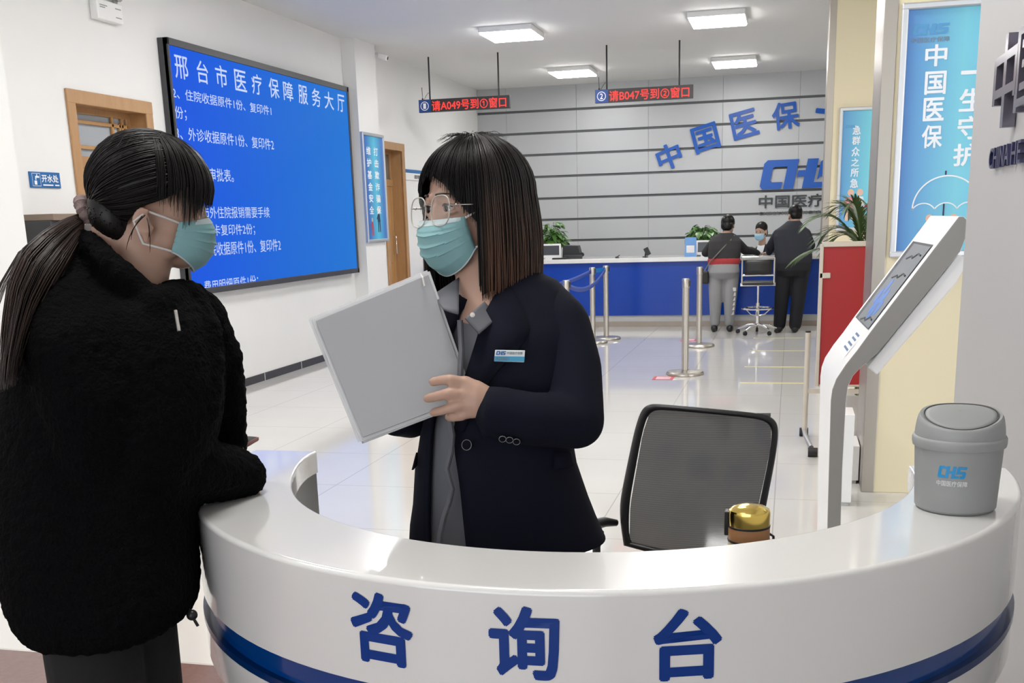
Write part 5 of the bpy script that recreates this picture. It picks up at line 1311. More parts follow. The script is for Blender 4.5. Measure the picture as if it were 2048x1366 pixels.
def fallA(phi, end_u, off, k=12, flare=.0, a0=.05, wob=0.0, tuck=0.0):
    """from the crown over the skull, then straight down to height end_u"""
    pts = []; aend = PI*.53
    shp = (.104, .084, .094)
    eq = scalp(HA, phi, aend, off, shp); eql = (HA.vec(1, 0, 0), )
    ueq = .033 + (.094 + off)*math.cos(aend)
    if end_u > ueq:   # fringe ends on the brow
        aend2 = math.acos(max(-1, min(1, (end_u - .033)/(.094 + off))))
        return [scalp(HA, phi, a0 + (aend2 - a0)*i/(k - 1), off*(.6 + .4*i/(k - 1)), shp) for i in range(k)]
    n1 = k//2
    for i in range(n1): pts.append(scalp(HA, phi, a0 + (aend - a0)*i/n1, off*(.6 + .4*i/n1), shp))
    c = HA.h(-.012, 0, ueq)
    for i in range(k - n1):
        q = i/(k - n1 - 1); d = (eq - c)
        sc = 1 + flare*math.sin(min(1, q*1.3)*PI*.5) - tuck*q*q
        pts.append(c + d*sc + Vector((0, 0, -1))*((ueq - end_u)*q) + HA.vec(0, wob*math.sin(q*5), 0))
    return pts
def endA(phi):
    d = math.degrees(phi)
    if -26 < d < 24: return .072 - .0009*abs(d + 2)
    if 24 <= d < 60: return .050 - (d - 24)*.0021
    if -62 < d <= -26: return .045 - (-26 - d)*.0022
    return -.17 if d > 0 else -.165
mb = MB()
ph = [math.radians(d) for d in range(63, 303, 5)]
rowsL = [fallA(a, -.165, .010, 16, flare=.10, tuck=.05) for a in ph]; mb.grid(rowsL)
rowsF = [fallA(math.radians(d), endA(math.radians(d)) if abs(d) < 60 else -.03, .006, 12) for d in range(-62, 63, 4)]; mb.grid(rowsF)
r = random.Random(21)
for i in range(1100):
    a = math.radians(r.uniform(62, 302)); off = r.uniform(.009, .020); d = math.degrees(a)
    e = -.165 - r.uniform(-.012, .018) - (.010 if 60 < d < 110 else 0)
    idx = 1 if (66 < d < 160 and r.random() < .7) or r.random() < .25 else 0
    strand(mb, fallA(a, e, off, 15, flare=.10 + r.uniform(-.02, .03), tuck=.05 + r.uniform(0, .05), a0=r.uniform(.03, .5), wob=r.uniform(-.002, .002)), r.uniform(.0009, .0017), idx)
for i in range(420):
    d = r.uniform(-64, 64); a = math.radians(d); e = endA(a) + r.uniform(-.012, .008)
    sw = r.uniform(-.05, .1); pts = fallA(a, e, r.uniform(.005, .012), 12, a0=r.uniform(.03, .4))
    strand(mb, pts, r.uniform(.0008, .0014), 0)
for i in range(70):    # flyaway hairs
    a = math.radians(r.uniform(0, 360)); pts = [scalp(HA, a + .12*q, .1 + .5*q + r.uniform(0, .02), .012 + .018*q*r.random(), (.104, .084, .094)) for q in (0, .3, .6, 1)]
    strand(mb, pts, .0005, 0)
for i in range(60):    # side lock in front of the far temple
    a = math.radians(r.uniform(-74, -60)); strand(mb, fallA(a, r.uniform(-.05, .0), r.uniform(.0, .006), 12), .0011, 0)
mb.build('hair', [M_hair, M_hairb], womanA, smooth=180, fix=False)

# ------------------------------------------------------------ clear folder in her hands
M_cover = mat('frosted_cover', (.33, .335, .345), .42, vary=.05, vary_scale=5); M_sleeve = mat('clear_sleeve', (.72, .73, .74), .2, alpha=.55); M_sheet = mat('inner_sheet', (.6, .6, .6), .6)
FC = {'tl': (627, 640, 2.00), 'tr': (858, 545, 2.035), 'br': (945, 795, 2.02), 'bl': (724, 879, 1.985)}
q = {k: at(u, v, D=D) for k, (u, v, D) in FC.items()}
nf = (q['tr'] - q['tl']).cross(q['bl'] - q['tl']).normalized(); nf = -nf if nf.dot(RF) > 0 else nf    # towards the camera
ctr = (q['tl'] + q['tr'] + q['br'] + q['bl'])/4
t = thing('document_folder', 'grey frosted folder with clear sleeves held tilted by the woman in the blazer', 'folder', ctr)
def sheet(name, m, grow, depth, th, dx=0, dy=0, parent=None):
    ex_ = (q['tr'] - q['tl']).normalized(); ey_ = (q['tl'] - q['bl']).normalized()
    pts = [q['tl'] + (-ex_ + ey_)*grow, q['bl'] + (-ex_ - ey_)*grow, q['br'] + (ex_ - ey_)*grow, q['tr'] + (ex_ + ey_)*grow]
    pts = [p_ + ex_*dx + ey_*dy + nf*depth for p_ in pts]; mb = MB(); mb.prism(pts, nf*th); return mb.build(name, m, parent or t, smooth=0, bevel=.0006)
sheet('cover', M_cover, -.003, -.002, .0015)
sheet('clear_sleeve', M_sleeve, .003, -.0045, .001); sheet('inner_sheet', M_sheet, .0, -.007, .001, -.003, .003)
sheet('clear_sleeve', M_sleeve, .004, -.0095, .001, -.004, .004); sheet('inner_sheet', M_sheet, .001, -.012, .001, .002, -.004); sheet('back_cover', M_cover, .002, -.0155, .0015, .0, -.003)
mb = MB(); mb.tube([at(841, 547, D=2.03), at(846, 556, D=2.018), at(849, 572, D=2.018), at(848, 574, D=2.02)], [.0012, .002, .0022, .001], 8); mb.build('cord_loop', mat('cord_white', (.6, .58, .54), .7), t)
# ------------------------------------------------------------ woman in the black fleece, leaning on the desk
DB = 2.0
HB = Head(at(312, 409, D=DB), (.80, .60), pitch=-.10, roll=0.0, sc=.97)
baseB = Vector((-1.07, 1.62, 0))
M_fleece = mat('black_fleece', (0.0030, 0.0030, 0.0034), 0.95, spec=.06, bump=.9, bump_scale=170)
EB = dict(ear_f=-.028, ear_u=-.045)
jkt = [(482, 108, 186, 2.0, .06), (508, 88, 212, 2.0, .085), (538, 72, 246, 2.0, .105), (566, 58, 284, 2.0, .125), (590, 50, 322, 2.0, .145), (614, 44, 402, 2.0, .165), (648, 36, 420, 2.0, .18), (700, 27, 436, 2.0, .185), (760, 20, 442, 2.0, .18), (830, 13, 440, 2.0, .178), (900, 9, 425, 2.0, .178), (960, 6, 400, 2.0, .18), (1030, 5, 386, 2.0, .182), (1110, 14, 388, 2.0, .18), (1180, 30, 390, 2.0, .175), (1225, 52, 384, 2.0, .168), (1248, 78, 350, 2.0, .16)]
mb = MB(); add_lids(mb, HB)
head_volume(mb, HB, neck=[(at(286, 528, D=2.0), .050), (at(264, 585, D=2.0), .058), (at(240, 640, D=2.0), .076)], **EB)
mb.chain([(HB.h(-.070, 0, -.03), .042), (at(224, 505, D=2.0), .046), (at(205, 590, D=2.0), .06)])
loft(mb, jkt[5:], shrink=.03)
mb.chain(limb([(170, 660, 1.86, .05), (205, 930, 1.90, .042), (300, 955, 1.97, .038), (475, 955, 2.14, .03)]))
wB = at(469, 957, D=2.150)
hand(mb, wB, .026, [
    [(at(494, 955, D=2.185), .011), (at(512, 962, D=2.215), .010), (at(514, 972, D=2.225), .009)],
    [(at(493, 963, D=2.180), .0115), (at(511, 972, D=2.205), .010), (at(509, 981, D=2.210), .009)],
    [(at(491, 970, D=2.175), .011), (at(506, 979, D=2.190), .0098), (at(502, 985, D=2.195), .0088)],
    [(at(488, 976, D=2.168), .010), (at(499, 983, D=2.180), .009), (at(495, 987, D=2.180), .0082)]],
    [(at(482, 950, D=2.180), .013), (at(498, 946, D=2.210), .011), (at(509, 950, D=2.230), .0095)])
mb.chain(limb([(380, 645, 2.08, .042), (418, 725, 2.12, .040), (436, 800, 2.15, .038), (444, 855, 2.18, .034), (462, 888, 2.19, .027)]))
wBl = at(454, 906, D=2.18)
hand(mb, wBl, .024, [
    [(at(466, 916, D=2.20), .011), (at(478, 916, D=2.20), .0098), (at(485, 910, D=2.195), .0088)],
    [(at(464, 921, D=2.205), .011), (at(475, 923, D=2.205), .0098), (at(481, 917, D=2.20), .0088)],
    [(at(461, 925, D=2.21), .0105), (at(471, 928, D=2.21), .0094), (at(476, 923, D=2.205), .0084)],
    [(at(458, 928, D=2.215), .0095), (at(466, 932, D=2.215), .0086), (at(470, 928, D=2.21), .0078)]],
    [(at(462, 902, D=2.18), .012), (at(472, 899, D=2.17), .0105), (at(480, 899, D=2.17), .009)])
for (u, D) in ((172, 1.95), (258, 2.07)):
    h0 = at(u, 1200, D=D); mb.chain([(h0, .08), (Vector((h0.x, h0.y, .48)), .055), (Vector((h0.x, h0.y, .07)), .036)]); mb.capsule((h0.x, h0.y, .05), (h0.x + .09, h0.y + .08, .035), .035, .028)
womanB = organic(mb, .0042, 5, 'person', M_skin, base=baseB)
tag(womanB, 'woman with a long ponytail in a black fleece jacket leaning her arm on the desk', 'person')
add_eyes(HB, womanB, look=(1, -.2, -.1)); add_mask(HB, womanB, side_f=(.034, .020), wide=.068, side_u=(-.030, -.085), **EB)
# jacket
mb = MB(); loft(mb, jkt, n=40)
mb.chain(limb([(130, 650, 1.90, .085), (155, 705, 1.86, .086), (178, 800, 1.86, .08), (205, 925, 1.89, .075), (300, 945, 1.95, .071), (395, 941, 2.055, .062), (462, 947, 2.14, .055), (484, 951, 2.155, .048)]), 24)
mb.chain(limb([(385, 640, 2.08, .064), (422, 720, 2.12, .060), (436, 800, 2.15, .055), (444, 855, 2.18, .048), (456, 884, 2.19, .040)]), 20)
mb.chain(limb([(306, 612, 1.90, .03), (328, 606, 1.93, .032), (352, 592, 2.0, .032), (380, 597, 2.06, .034)]), 16)
mb.chain(limb([(316, 606, 1.92, .024), (290, 588, 1.91, .022), (256, 555, 1.90, .022), (218, 525, 1.91, .023), (184, 496, 1.94, .025), (162, 484, 1.98, .028)]), 14)
mb.chain(limb([(380, 600, 2.03, .03), (412, 660, 2.0, .03), (418, 730, 1.99, .028), (413, 820, 1.97, .026)]), 14)
jacket = organic(mb, .0075, 6, 'fleece_jacket', M_fleece, womanB, lump=.0035, lump_scale=95)
M_zip = mat('zip_metal', (.55, .53, .5), .3, metal=.9)
mb = MB(); mb.tube([at(351, 621, D=1.832), at(354, 640, D=1.828), at(358, 662, D=1.824)], .003, 8)
zp = mb.build('zip_pull', M_zip, jacket)
mb = MB(); mb.tube([at(372, 1205, D=2.0), at(380, 1225, D=1.98), at(384, 1232, D=1.975), at(396, 1252, D=1.98)], .0028, 6); mb.ball(at(384, 1230, D=1.972), .010); mb.build('cord_toggle', M_black, jacket)
# trousers and shoes
mb = MB(); M_tr = mat('black_trousers', (.006, .0065, .006), .9, bump=.2, bump_scale=40)
mb.chain([(at(172, 1190, D=1.98), .095), (at(258, 1190, D=2.04), .09)])
for (u, D, r_) in ((172, 1.95, .086), (258, 2.07, .082)):
    h0 = at(u, 1190, D=D); mb.chain([(h0, r_), (Vector((h0.x, h0.y, .5)), .078), (Vector((h0.x, h0.y, .1)), .07)], 20)
organic(mb, .01, 4, 'trousers', M_tr, womanB)
for (u, D) in ((172, 1.95), (258, 2.07)):
    h0 = at(u, 1190, D=D); mb = MB(); mb.chain([(Vector((h0.x - .02, h0.y - .02, .05)), .047), (Vector((h0.x + .06, h0.y + .05, .04)), .043), (Vector((h0.x + .12, h0.y + .10, .035)), .034)]); mb.build('shoe', M_shoe, womanB)
# hair drawn back to a ponytail with a scrunchie
tie = HB.h(-.100, 0, .012)
shpB = (.104, .081, .092)
def sdir(phi, al): return Vector((math.sin(al)*math.cos(phi), math.sin(al)*math.sin(phi), math.cos(al)))
def on_skull(d, off): return HB.h(-.012 + (shpB[0] + off)*d.x, (shpB[1] + off)*d.y, .033 + (shpB[2] + off)*d.z)
tdir = Vector((-.92, 0, -.40)).normalized()
def pulled(phi, al, off, k=12):
    d0 = sdir(phi, al); pts = []
    for i in range(k):
        q = i/(k - 1); d = (d0*(1 - q) + tdir*q)
        if d.length < .05: d = Vector((0, 0, 1))
        d = d0.slerp(tdir, q) if d0.angle(tdir) < 3.0 else d.normalized()
        pts.append(on_skull(d, off*(1 - .5*q) + .004*math.sin(q*PI)))
    return pts
def hairline(phi):   # how far down the hair starts, by direction
    d = abs(math.degrees(phi))
    if d < 50: return 1.30
    if d < 75: return 1.30 + (d - 50)/25*.48
    if d < 100: return 1.78 + (d - 75)/25*.22
    return min(2.62, 2.00 + (d - 100)/40*.62)
mb = MB(); rows = []
for d in range(-180, 181, 6):
    a = math.radians(d); hl = hairline(a); rows.append([on_skull(sdir(a, hl*i/14), .005) for i in range(15)])
mb.grid(rows)
r = random.Random(5)
for i in range(900):
    a = math.radians(r.uniform(-180, 180)); hl = hairline(a)
    al = hl*(1 - r.random()**1.6*.75)
    if abs(a) < .9 and al > .9: continue
    strand(mb, pulled(a, al, r.uniform(.004, .008)), r.uniform(.0008, .0013))
# fringe: from the parting forward and down over the brow
def fringeB(phi, end_u, off, a0):
    ae = math.acos(max(-1, min(1, (end_u - .033)/(shpB[2] + off)))) if end_u > .033 else PI/2
    pts = [on_skull(sdir(phi, a0 + (ae - a0)*i/9), off*(.5 + .5*i/9)) for i in range(10)]
    if end_u < .033:
        b = pts[-1]
        for i in (1, 2, 3): pts.append(b - HB.U*(.033 - end_u)*i/3*HB.s + (HB.F*.35*math.cos(phi))*(-.004*i))
    return pts
def endB(d):
    if d > -18: return .014 + .0002*d
    if d > -62: return .0104 - (-18 - d)*.0010
    return -.016 + (-62 - d)*.0004
rows = [fringeB(math.radians(d), endB(d) + .012, .010, .25) for d in range(-60, 61, 6)]
n_ = min(len(q) for q in rows); mb.grid([q[:n_] for q in rows])
for i in range(560):
    d = r.uniform(-88, 62); e_ = endB(d) + r.uniform(-.012, .012) + (r.uniform(0, .04) if d < -62 else 0)
    strand(mb, fringeB(math.radians(d), e_, r.uniform(.007, .014), r.uniform(.15, .7)), r.uniform(.0008, .0013))
for (u0, v0, u1, v1, b) in ((284, 432, 252, 500, -6), (290, 430, 262, 480, -8), (296, 440, 300, 505, 2), (294, 436, 296, 480, 4)):
    strand(mb, [at(u0 + (u1 - u0)*q + b*math.sin(q*PI), v0 + (v1 - v0)*q, D=1.905 - .01*math.sin(q*PI)) for q in (0, .2, .4, .6, .8, 1)], .0012)
mb.ell(HB.h(-.080, 0, -.030), HB.vec(.040, 0, 0), HB.vec(0, .053, 0), HB.vec(-.012, 0, .056), 24, 16)
for i in range(160):
    a_ = r.uniform(-1.5, 1.5); z_ = r.uniform(-.9, .3)
    strand(mb, [HB.h(-.080 + .041*math.cos(PI*.5 + a_)*math.cos(z_)*(1 - q) - .012*math.sin(z_)*(1 - q) - .03*q, -.054*math.cos(z_)*abs(math.sin(PI*.5 + a_))*(1 - q), -.030 + .057*math.sin(z_)*(1 - q) + .03*q) for q in (0, .35, .7, 1)], .001)
for i in range(40):
    a = math.radians(r.uniform(-180, 180)); pts = [on_skull(sdir(a + .1*q, .3 + .7*q), .007 + .012*q*r.random()) for q in (0, .3, .6, 1)]; strand(mb, pts, .0005)
mb.build('hair', M_hair, womanB, smooth=180, fix=False)
M_pony = mat('ponytail_hair', (.016, .009, .007), .42, spec=.4)
M_pony2 = mat('ponytail_brown', (.035, .018, .012), .42, spec=.4)
outer = [(170, 424), (128, 438), (86, 462), (44, 498), (18, 560), (8, 640), (2, 720), (-2, 790)]
inner = [(178, 452), (160, 482), (140, 520), (112, 570), (84, 620), (60, 670), (42, 720), (30, 770)]
dep = [2.0, 1.95, 1.90, 1.865, 1.845, 1.83, 1.825, 1.825]
mb = MB()
for i in range(620):
    w = r.random(); cut = r.uniform(.72, 1.0); lay = r.uniform(0, .055)*(math.sin(w*PI)**.5 if 0 < w < 1 else 0); pts = []
    wob = r.uniform(-6, 6); ph_ = r.uniform(0, 6)
    for k in range(16):
        q = k/15*cut*7; j = min(6, int(q)); f_ = q - j
        uo = outer[j][0] + (outer[j+1][0] - outer[j][0])*f_; vo = outer[j][1] + (outer[j+1][1] - outer[j][1])*f_
        ui = inner[j][0] + (inner[j+1][0] - inner[j][0])*f_; vi = inner[j][1] + (inner[j+1][1] - inner[j][1])*f_
        D = dep[j] + (dep[j+1] - dep[j])*f_ - lay*math.sin(min(1, k/6)*PI/2)
        pts.append(at(uo + (ui - uo)*w + wob*math.sin(k/15*3 + ph_)*k/15, vo + (vi - vo)*w, D=D))
    strand(mb, pts, r.uniform(.0010, .0018), 1 if r.random() < .45 else 0)
for i in range(26):
    s_ = r.uniform(-14, 6); pts = [at(u + s_*q + r.uniform(-2, 2), v + 8*q, D=1.95 - .1*q) for (u, v), q in zip([(150, 440), (95, 466), (45, 500), (10, 560), (-12, 620)], (0, .25, .5, .75, 1))]; strand(mb, pts, .0007)
mb.build('ponytail', [M_pony, M_pony2], womanB, smooth=180, fix=False)
mb = MB(); n_ = 40; ax = (at(150, 440, D=2.0) - at(190, 420, D=2.0)).normalized(); s1, s2 = frame_of(ax); cs = at(178, 428, D=2.0)
mb.tube([cs + (s1*math.cos(a)*.024 + s2*math.sin(a)*.024) for a in [2*PI*i/n_ for i in range(n_ + 1)]], [.0125 + .0035*math.sin(i*2.2) + .002*math.sin(i*4.1) for i in range(n_ + 1)], 12)
mb.build('scrunchie', mat('dusty_pink_fabric', (.19, .135, .125), .9, bump=.5, bump_scale=120), womanB)
mb = MB(); mb.obox(at(182, 458, D=1.965), (RX*.011), (RU*.009), RF*.006); mb.build('hair_clip', mat('clear_clip', (.25, .22, .2), .25), womanB, smooth=0, bevel=.003)

# phone in her far hand
t = thing('phone', 'pink edged phone held by the woman in black fleece above the desk', 'phone', at(497, 893, D=2.19))
a, b = at(478, 905, D=2.19), at(519, 881, D=2.20); e_ = (b - a); wv_ = (RF*.055 + RU*.006 - RX*.05)
mb = MB(); mb.prism([a, b, b + wv_, a + wv_], RU*.008); mb.build('body', mat('phone_pink', (.30, .14, .13), .3), t, smooth=0, bevel=.0025)
mb = MB(); up_ = RU*.0084; mb.add([a + e_*.06 + wv_*.06 + up_, a + e_*.94 + wv_*.06 + up_, a + e_*.94 + wv_*.94 + up_, a + e_*.06 + wv_*.94 + up_], [(0, 1, 2, 3)]); mb.build('screen', M_black, t, smooth=0)

# ------------------------------------------------------------ people at the far counter
def W(x, y, z): return Vector((x, y, z))
def simple_hand(mb, w, d, s=1.0, side=1):
    d = Vector(d).normalized(); sd = d.cross(Vector((0, 0, 1))).normalized()*side
    fs = [[(w + d*.07*s + sd*(o)*s, .011*s), (w + d*.105*s + sd*o*1.15*s - Vector((0, 0, .006)), .0095*s), (w + d*l*s + sd*o*1.2*s - Vector((0, 0, .02)), .008*s)] for o, l in ((-.03, .12), (-.01, .135), (.01, .13), (.03, .115))]
    hand(mb, w, .024*s, fs, [(w + d*.03*s - sd*.03*s, .013*s), (w + d*.06*s - sd*.05*s, .0105*s), (w + d*.085*s - sd*.055*s, .009*s)])
M_gpant = mat('grey_sweatpants', (.27, .27, .275), .85, bump=.2, bump_scale=25); M_jk = mat('dark_grey_jacket', (.022, .021, .022), .85, bump=.2, bump_scale=30); M_redhem = mat('red_hem', (.35, .03, .035), .8)
# person in grey sweatpants
bx_, by_ = -.865, 15.1
hd = Head(W(-.835, 15.45, 1.375), (.15, 1), pitch=-.35, sc=1.08)
mb = MB(); head_volume(mb, hd, neck=[(W(-.85, 15.40, 1.28), .05), (W(-.855, 15.34, 1.2), .06)])
def loftW(mb, rows, n=28, shrink=0.0):
    rr = []
    for cx, cy, z, rx, ry in rows:
        rr.append([W(cx + max(.02, rx - shrink)*math.copysign(abs(math.cos(a))**.85, math.cos(a)), cy + max(.02, ry - shrink)*math.copysign(abs(math.sin(a))**.85, math.sin(a)), z) for a in [2*PI*j/n for j in range(n)]])
    o = len(mb.v); mb.grid(rr, wrap=True); k = len(rr)
    mb.f.append(list(range(o, o + n))[::-1]); mb.mi.append(mb.cur); mb.f.append(list(range(o + (k-1)*n, o + k*n))); mb.mi.append(mb.cur)
torso = [(-.862, 15.14, .90, .205, .15), (-.862, 15.15, .96, .212, .155), (-.86, 15.21, 1.08, .215, .155), (-.86, 15.29, 1.18, .212, .15), (-.858, 15.34, 1.24, .17, .12), (-.855, 15.38, 1.285, .085, .08)]
loftW(mb, torso, shrink=.03)
armsL = [(W(-1.01, 15.31, 1.16), .068), (W(-1.12, 15.40, 1.03), .06), (W(-1.0, 15.62, 1.02), .048), (W(-.9, 15.74, 1.0), .036)]
armsR = [(W(-.71, 15.31, 1.16), .068), (W(-.60, 15.40, 1.05), .06), (W(-.5, 15.62, 1.03), .048), (W(-.44, 15.72, 1.0), .036)]
for A_ in (armsL, armsR): mb.chain([(p_, r_*.7) for p_, r_ in A_])
simple_hand(mb, W(-.9, 15.74, .995), (.5, 1, -.05)); simple_hand(mb, W(-.44, 15.72, .995), (.3, 1, -.05))
legs = [[(W(-.955, 15.13, .80), .118), (W(-.96, 15.10, .48), .092), (W(-.965, 15.10, .12), .064)], [(W(-.77, 15.13, .80), .118), (W(-.77, 15.10, .48), .092), (W(-.775, 15.10, .12), .064)]]
for l_ in legs: mb.chain([(p_, r_*.75) for p_, r_ in l_] + [(W(l_[-1][0].x, l_[-1][0].y + .05, .05), .035)])
p1 = organic(mb, .008, 4, 'person', M_skin, base=(bx_, by_, 0)); tag(p1, 'person in grey sweatpants and dark jacket bending over the blue counter with a shoulder bag', 'person')
mb = MB(); loftW(mb, torso[1:])
for A_ in (armsL, armsR): mb.chain(A_, 16)
organic(mb, .01, 5, 'jacket', M_jk, p1)
mb = MB(); loftW(mb, [(-.862, 15.135, .885, .205, .155), (-.862, 15.14, .90, .216, .163), (-.862, 15.15, .95, .215, .16), (-.862, 15.15, .965, .2, .15)]); mb.build('red_hem', M_redhem, p1, smooth=60)
mb = MB(); loftW(mb, [(-.862, 15.12, .70, .18, .13), (-.862, 15.10, .78, .207, .160), (-.862, 15.12, .86, .200, .152), (-.862, 15.14, .93, .198, .148)])
for l_ in legs: mb.chain(l_, 18)
pants = organic(mb, .01, 5, 'sweatpants', M_gpant, p1)
mb = MB()
for i in range(6):
    z_ = .56 - i*.062; x_ = -.715 - i*.005; mb.obox(W(x_, 15.026 + .003*i, z_), (.016, .005, 0), (0, .004, 0), (-.004, 0, .024)); mb.obox(W(x_ + .02, 15.032 + .004*i, z_), (.004, .002, 0), (0, .006, 0), (0, 0, .024))
mb.build('leg_print', mat('white_print', (.7, .7, .7), .7), pants, smooth=0)
for x_ in (-.97, -.765):
    mb = MB(); mb.chain([(W(x_, 15.06, .045), .045), (W(x_ - .01, 15.16, .04), .042), (W(x_ - .01, 15.24, .035), .035)]); mb.build('shoe', M_shoe, p1)
mb = MB(); hdp = hd; mb.ell(hd.h(-.018, 0, .04), hd.vec(.106, 0, 0), hd.vec(0, .085, 0), hd.vec(0, 0, .095)); mb.ell(hd.h(-.06, 0, -.02), hd.vec(.055, 0, 0), hd.vec(0, .075, 0), hd.vec(0, 0, .07))
organic(mb, .008, 3, 'hair', M_hair, p1, lump=.003, lump_scale=60)
mb = MB(); mb.obox(W(-1.12, 15.04, .72), (.07, .01, 0), (0, .035, 0), (0, 0, .085)); bag = mb.build('shoulder_bag', M_black, p1, smooth=0, bevel=.02)
mb = MB(); mb.tube([W(-1.11, 15.03, .80), W(-1.03, 14.985, .93), W(-.96, 15.0, 1.0), W(-.87, 15.075, 1.1), W(-.78, 15.17, 1.19), W(-.74, 15.28, 1.25)], .008, 8); mb.build('strap', mat('bag_strap', (.16, .15, .13), .7), bag)
# man in a dark suit
M_suit = mat('dark_suit', (.010, .012, .020), .8, bump=.15, bump_scale=20); M_strouser = mat('suit_trousers', (.0055, .006, .010), .85, bump=.15, bump_scale=15)
hd = Head(W(.035, 15.36, 1.475), (-.25, 1), pitch=-.25, sc=1.12)
mb = MB(); head_volume(mb, hd, neck=[(W(.03, 15.30, 1.38), .06), (W(.025, 15.26, 1.32), .07)])
torso = [(.03, 15.03, .88, .235, .17), (.03, 15.05, .96, .238, .172), (.02, 15.11, 1.10, .238, .165), (0, 15.18, 1.23, .235, .155), (0, 15.22, 1.31, .205, .14), (.01, 15.25, 1.37, .13, .11), (.02, 15.28, 1.42, .08, .08)]
loftW(mb, torso, shrink=.035)
armsL = [(W(-.17, 15.19, 1.25), .075), (W(-.26, 15.30, 1.10), .066), (W(-.28, 15.55, 1.04), .055), (W(-.29, 15.68, 1.005), .042)]
armsR = [(W(.17, 15.19, 1.25), .075), (W(.24, 15.28, 1.10), .066), (W(.16, 15.52, 1.04), .055), (W(.05, 15.68, 1.0), .042)]
for A_ in (armsL, armsR): mb.chain([(p_, r_*.62) for p_, r_ in A_])
simple_hand(mb, W(-.29, 15.69, 1.0), (-.3, .9, 0)); simple_hand(mb, W(.05, 15.68, 1.0), (-.4, .9, 0))
legs = [[(W(-.06, 15.02, .85), .125), (W(-.10, 15.0, .48), .095), (W(-.12, 15.0, .10), .08)], [(W(.12, 15.02, .85), .125), (W(.11, 14.98, .48), .095), (W(.08, 14.95, .10), .08)]]
for l_ in legs: mb.chain([(p_, r_*.65) for p_, r_ in l_] + [(W(l_[-1][0].x, l_[-1][0].y + .05, .05), .035)])
p2 = organic(mb, .008, 4, 'person', M_skin, base=(.02, 15.0, 0)); tag(p2, 'man in a dark suit leaning over the blue counter beside the chrome stool', 'person')
mb = MB(); loftW(mb, torso)
for A_ in (armsL, armsR): mb.chain(A_, 16)
organic(mb, .01, 5, 'suit_jacket', M_suit, p2)
mb = MB(); loftW(mb, [(.03, 15.01, .72, .20, .14), (.03, 15.0, .80, .225, .17), (.03, 15.02, .9, .225, .165), (.03, 15.05, .96, .20, .14)])
for l_ in legs: mb.chain(l_, 18)
organic(mb, .01, 5, 'trousers', M_strouser, p2)
for l_ in legs:
    x_, y_ = l_[-1][0].x, l_[-1][0].y; mb = MB(); mb.chain([(W(x_, y_ - .03, .05), .048), (W(x_ - .01, y_ + .08, .042), .045), (W(x_ - .01, y_ + .18, .036), .036)]); mb.build('shoe', M_shoe, p2)
mb = MB(); mb.ell(hd.h(-.016, 0, .052), hd.vec(.102, 0, 0), hd.vec(0, .081, 0), hd.vec(0, 0, .082)); mb.ell(hd.h(-.055, 0, .0), hd.vec(.05, 0, 0), hd.vec(0, .07, 0), hd.vec(0, 0, .06))
organic(mb, .008, 3, 'hair', M_hair, p2, lump=.002, lump_scale=70)
# clerk behind the counter
ch_ = at(1522, 463, y=16.75)
hd = Head(ch_, (-.45, -1), pitch=-.15, sc=1.02)
mb = MB(); add_lids(mb, hd); head_volume(mb, hd, neck=[(ch_ + W(.02, .04, -.15), .05), (ch_ + W(.02, .05, -.22), .06)])
sh = ch_ + W(.03, .06, -.27)
mb.chain([(sh, .09), (sh - W(0, 0, .25), .11), (sh - W(0, -.02, .5), .12)])
armsL = [(sh + W(.17, 0, .0), .058), (sh + W(.22, -.05, -.22), .05), (sh + W(.08, -.30, -.06), .040)]; armsR = [(sh + W(-.17, 0, .0), .058), (sh + W(-.22, -.05, -.22), .05), (sh + W(-.05, -.30, -.06), .040)]
for A_ in (armsL, armsR): mb.chain([(p_, r_*.7) for p_, r_ in A_])
simple_hand(mb, armsL[-1][0], (-.4, -1, .05)); simple_hand(mb, armsR[-1][0], (.3, -1, .05))
for s_ in (-.09, .09): mb.chain([(sh + W(s_, .02, -.52), .08), (W(sh.x + s_, sh.y - .2, .5), .06), (W(sh.x + s_, sh.y - .18, .06), .04)])
p3 = organic(mb, .007, 4, 'person', M_skin, base=(sh.x, sh.y, 0)); tag(p3, 'masked clerk with dark hair sitting behind the blue counter', 'person')
add_eyes(hd, p3); mk = add_mask(hd, p3); mk.data.materials.clear(); mk.data.materials.append(mat('mask_pale_blue', (.28, .47, .62), .8))
mb = MB(); mb.ell(hd.h(-.022, 0, .05), hd.vec(.100, 0, 0), hd.vec(0, .084, 0), hd.vec(0, 0, .088)); mb.ell(hd.h(-.05, 0, -.02), hd.vec(.055, 0, 0), hd.vec(0, .080, 0), hd.vec(0, 0, .08))
organic(mb, .007, 3, 'hair', M_hair, p3)
mb = MB(); mb.chain([(sh + W(0, 0, -.02), .12), (sh - W(0, 0, .25), .135), (sh - W(0, -.02, .5), .14)], 20)
for A_ in (armsL, armsR): mb.chain(A_, 14)
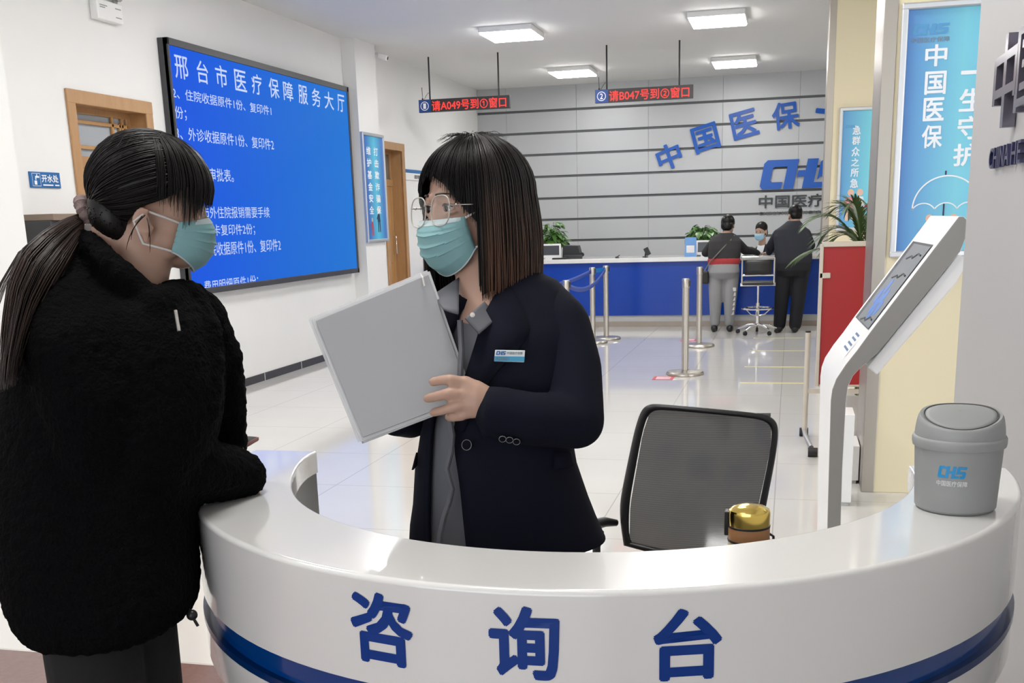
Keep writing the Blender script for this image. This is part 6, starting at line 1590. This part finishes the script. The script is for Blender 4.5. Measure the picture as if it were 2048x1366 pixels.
jk3 = organic(mb, .01, 4, 'jacket', M_suit, p3)
mb = MB(); f3 = Vector((-.3, -1, 0)).normalized(); s3 = Vector((1, -.3, 0)).normalized(); c3 = sh + f3*.125
mb.grid([[c3 - s3*.055 + W(0, 0, .08) - f3*.05, c3 + W(0, 0, .07) - f3*.03, c3 + s3*.055 + W(0, 0, .08) - f3*.05], [c3 - s3*.05 + f3*.0, c3 + f3*.01, c3 + s3*.05 + f3*.0], [c3 - s3*.01 - W(0, 0, .14) + f3*.02, c3 - W(0, 0, .14) + f3*.022, c3 + s3*.01 - W(0, 0, .14) + f3*.02]]); mb.build('shirt_front', mat('white_shirt', (.7, .72, .75), .8), p3, smooth=60)
mb = MB(); 
for s_ in (-.09, .09): mb.chain([(sh + W(s_, .02, -.5), .10), (W(sh.x + s_, sh.y - .2, .5), .075), (W(sh.x + s_, sh.y - .18, .1), .06)], 16)
organic(mb, .012, 4, 'trousers', M_strouser, p3)
for s_ in (-.09, .09):
    mb = MB(); mb.chain([(W(sh.x + s_, sh.y - .17, .05), .045), (W(sh.x + s_, sh.y - .29, .04), .04)]); mb.build('shoe', M_shoe, p3)
t = thing('clerk_chair', 'dark chair under the clerk behind the counter', 'chair', (sh.x, sh.y + .1, 0))
mb = MB(); mb.obox(W(sh.x, sh.y + .02, sh.z - .70), (.22, 0, 0), (0, .22, 0), (0, 0, .03)); mb.build('seat', M_black, t, smooth=0, bevel=.02)
mb = MB(); mb.cyl(W(sh.x, sh.y + .05, .02), W(sh.x, sh.y + .05, sh.z - .72), .03); mb.lathe(W(sh.x, sh.y + .05, 0), [(.24, 0), (.24, .02), (.04, .05)], 24); mb.build('column', M_chrome, t)

if 0:
    for o in (jacket, womanB):
        base = world_loc(o) if o.parent else o.location
        c = [(v.co + base) for v in o.data.vertices]
        print('INSIDE', o.name, sum(1 for p in c if p.z < 1.03 and p.z > .7 and (p - DC).xy.length < .82), len(c), min((p - DC).xy.length for p in c if .7 < p.z < 1.03))
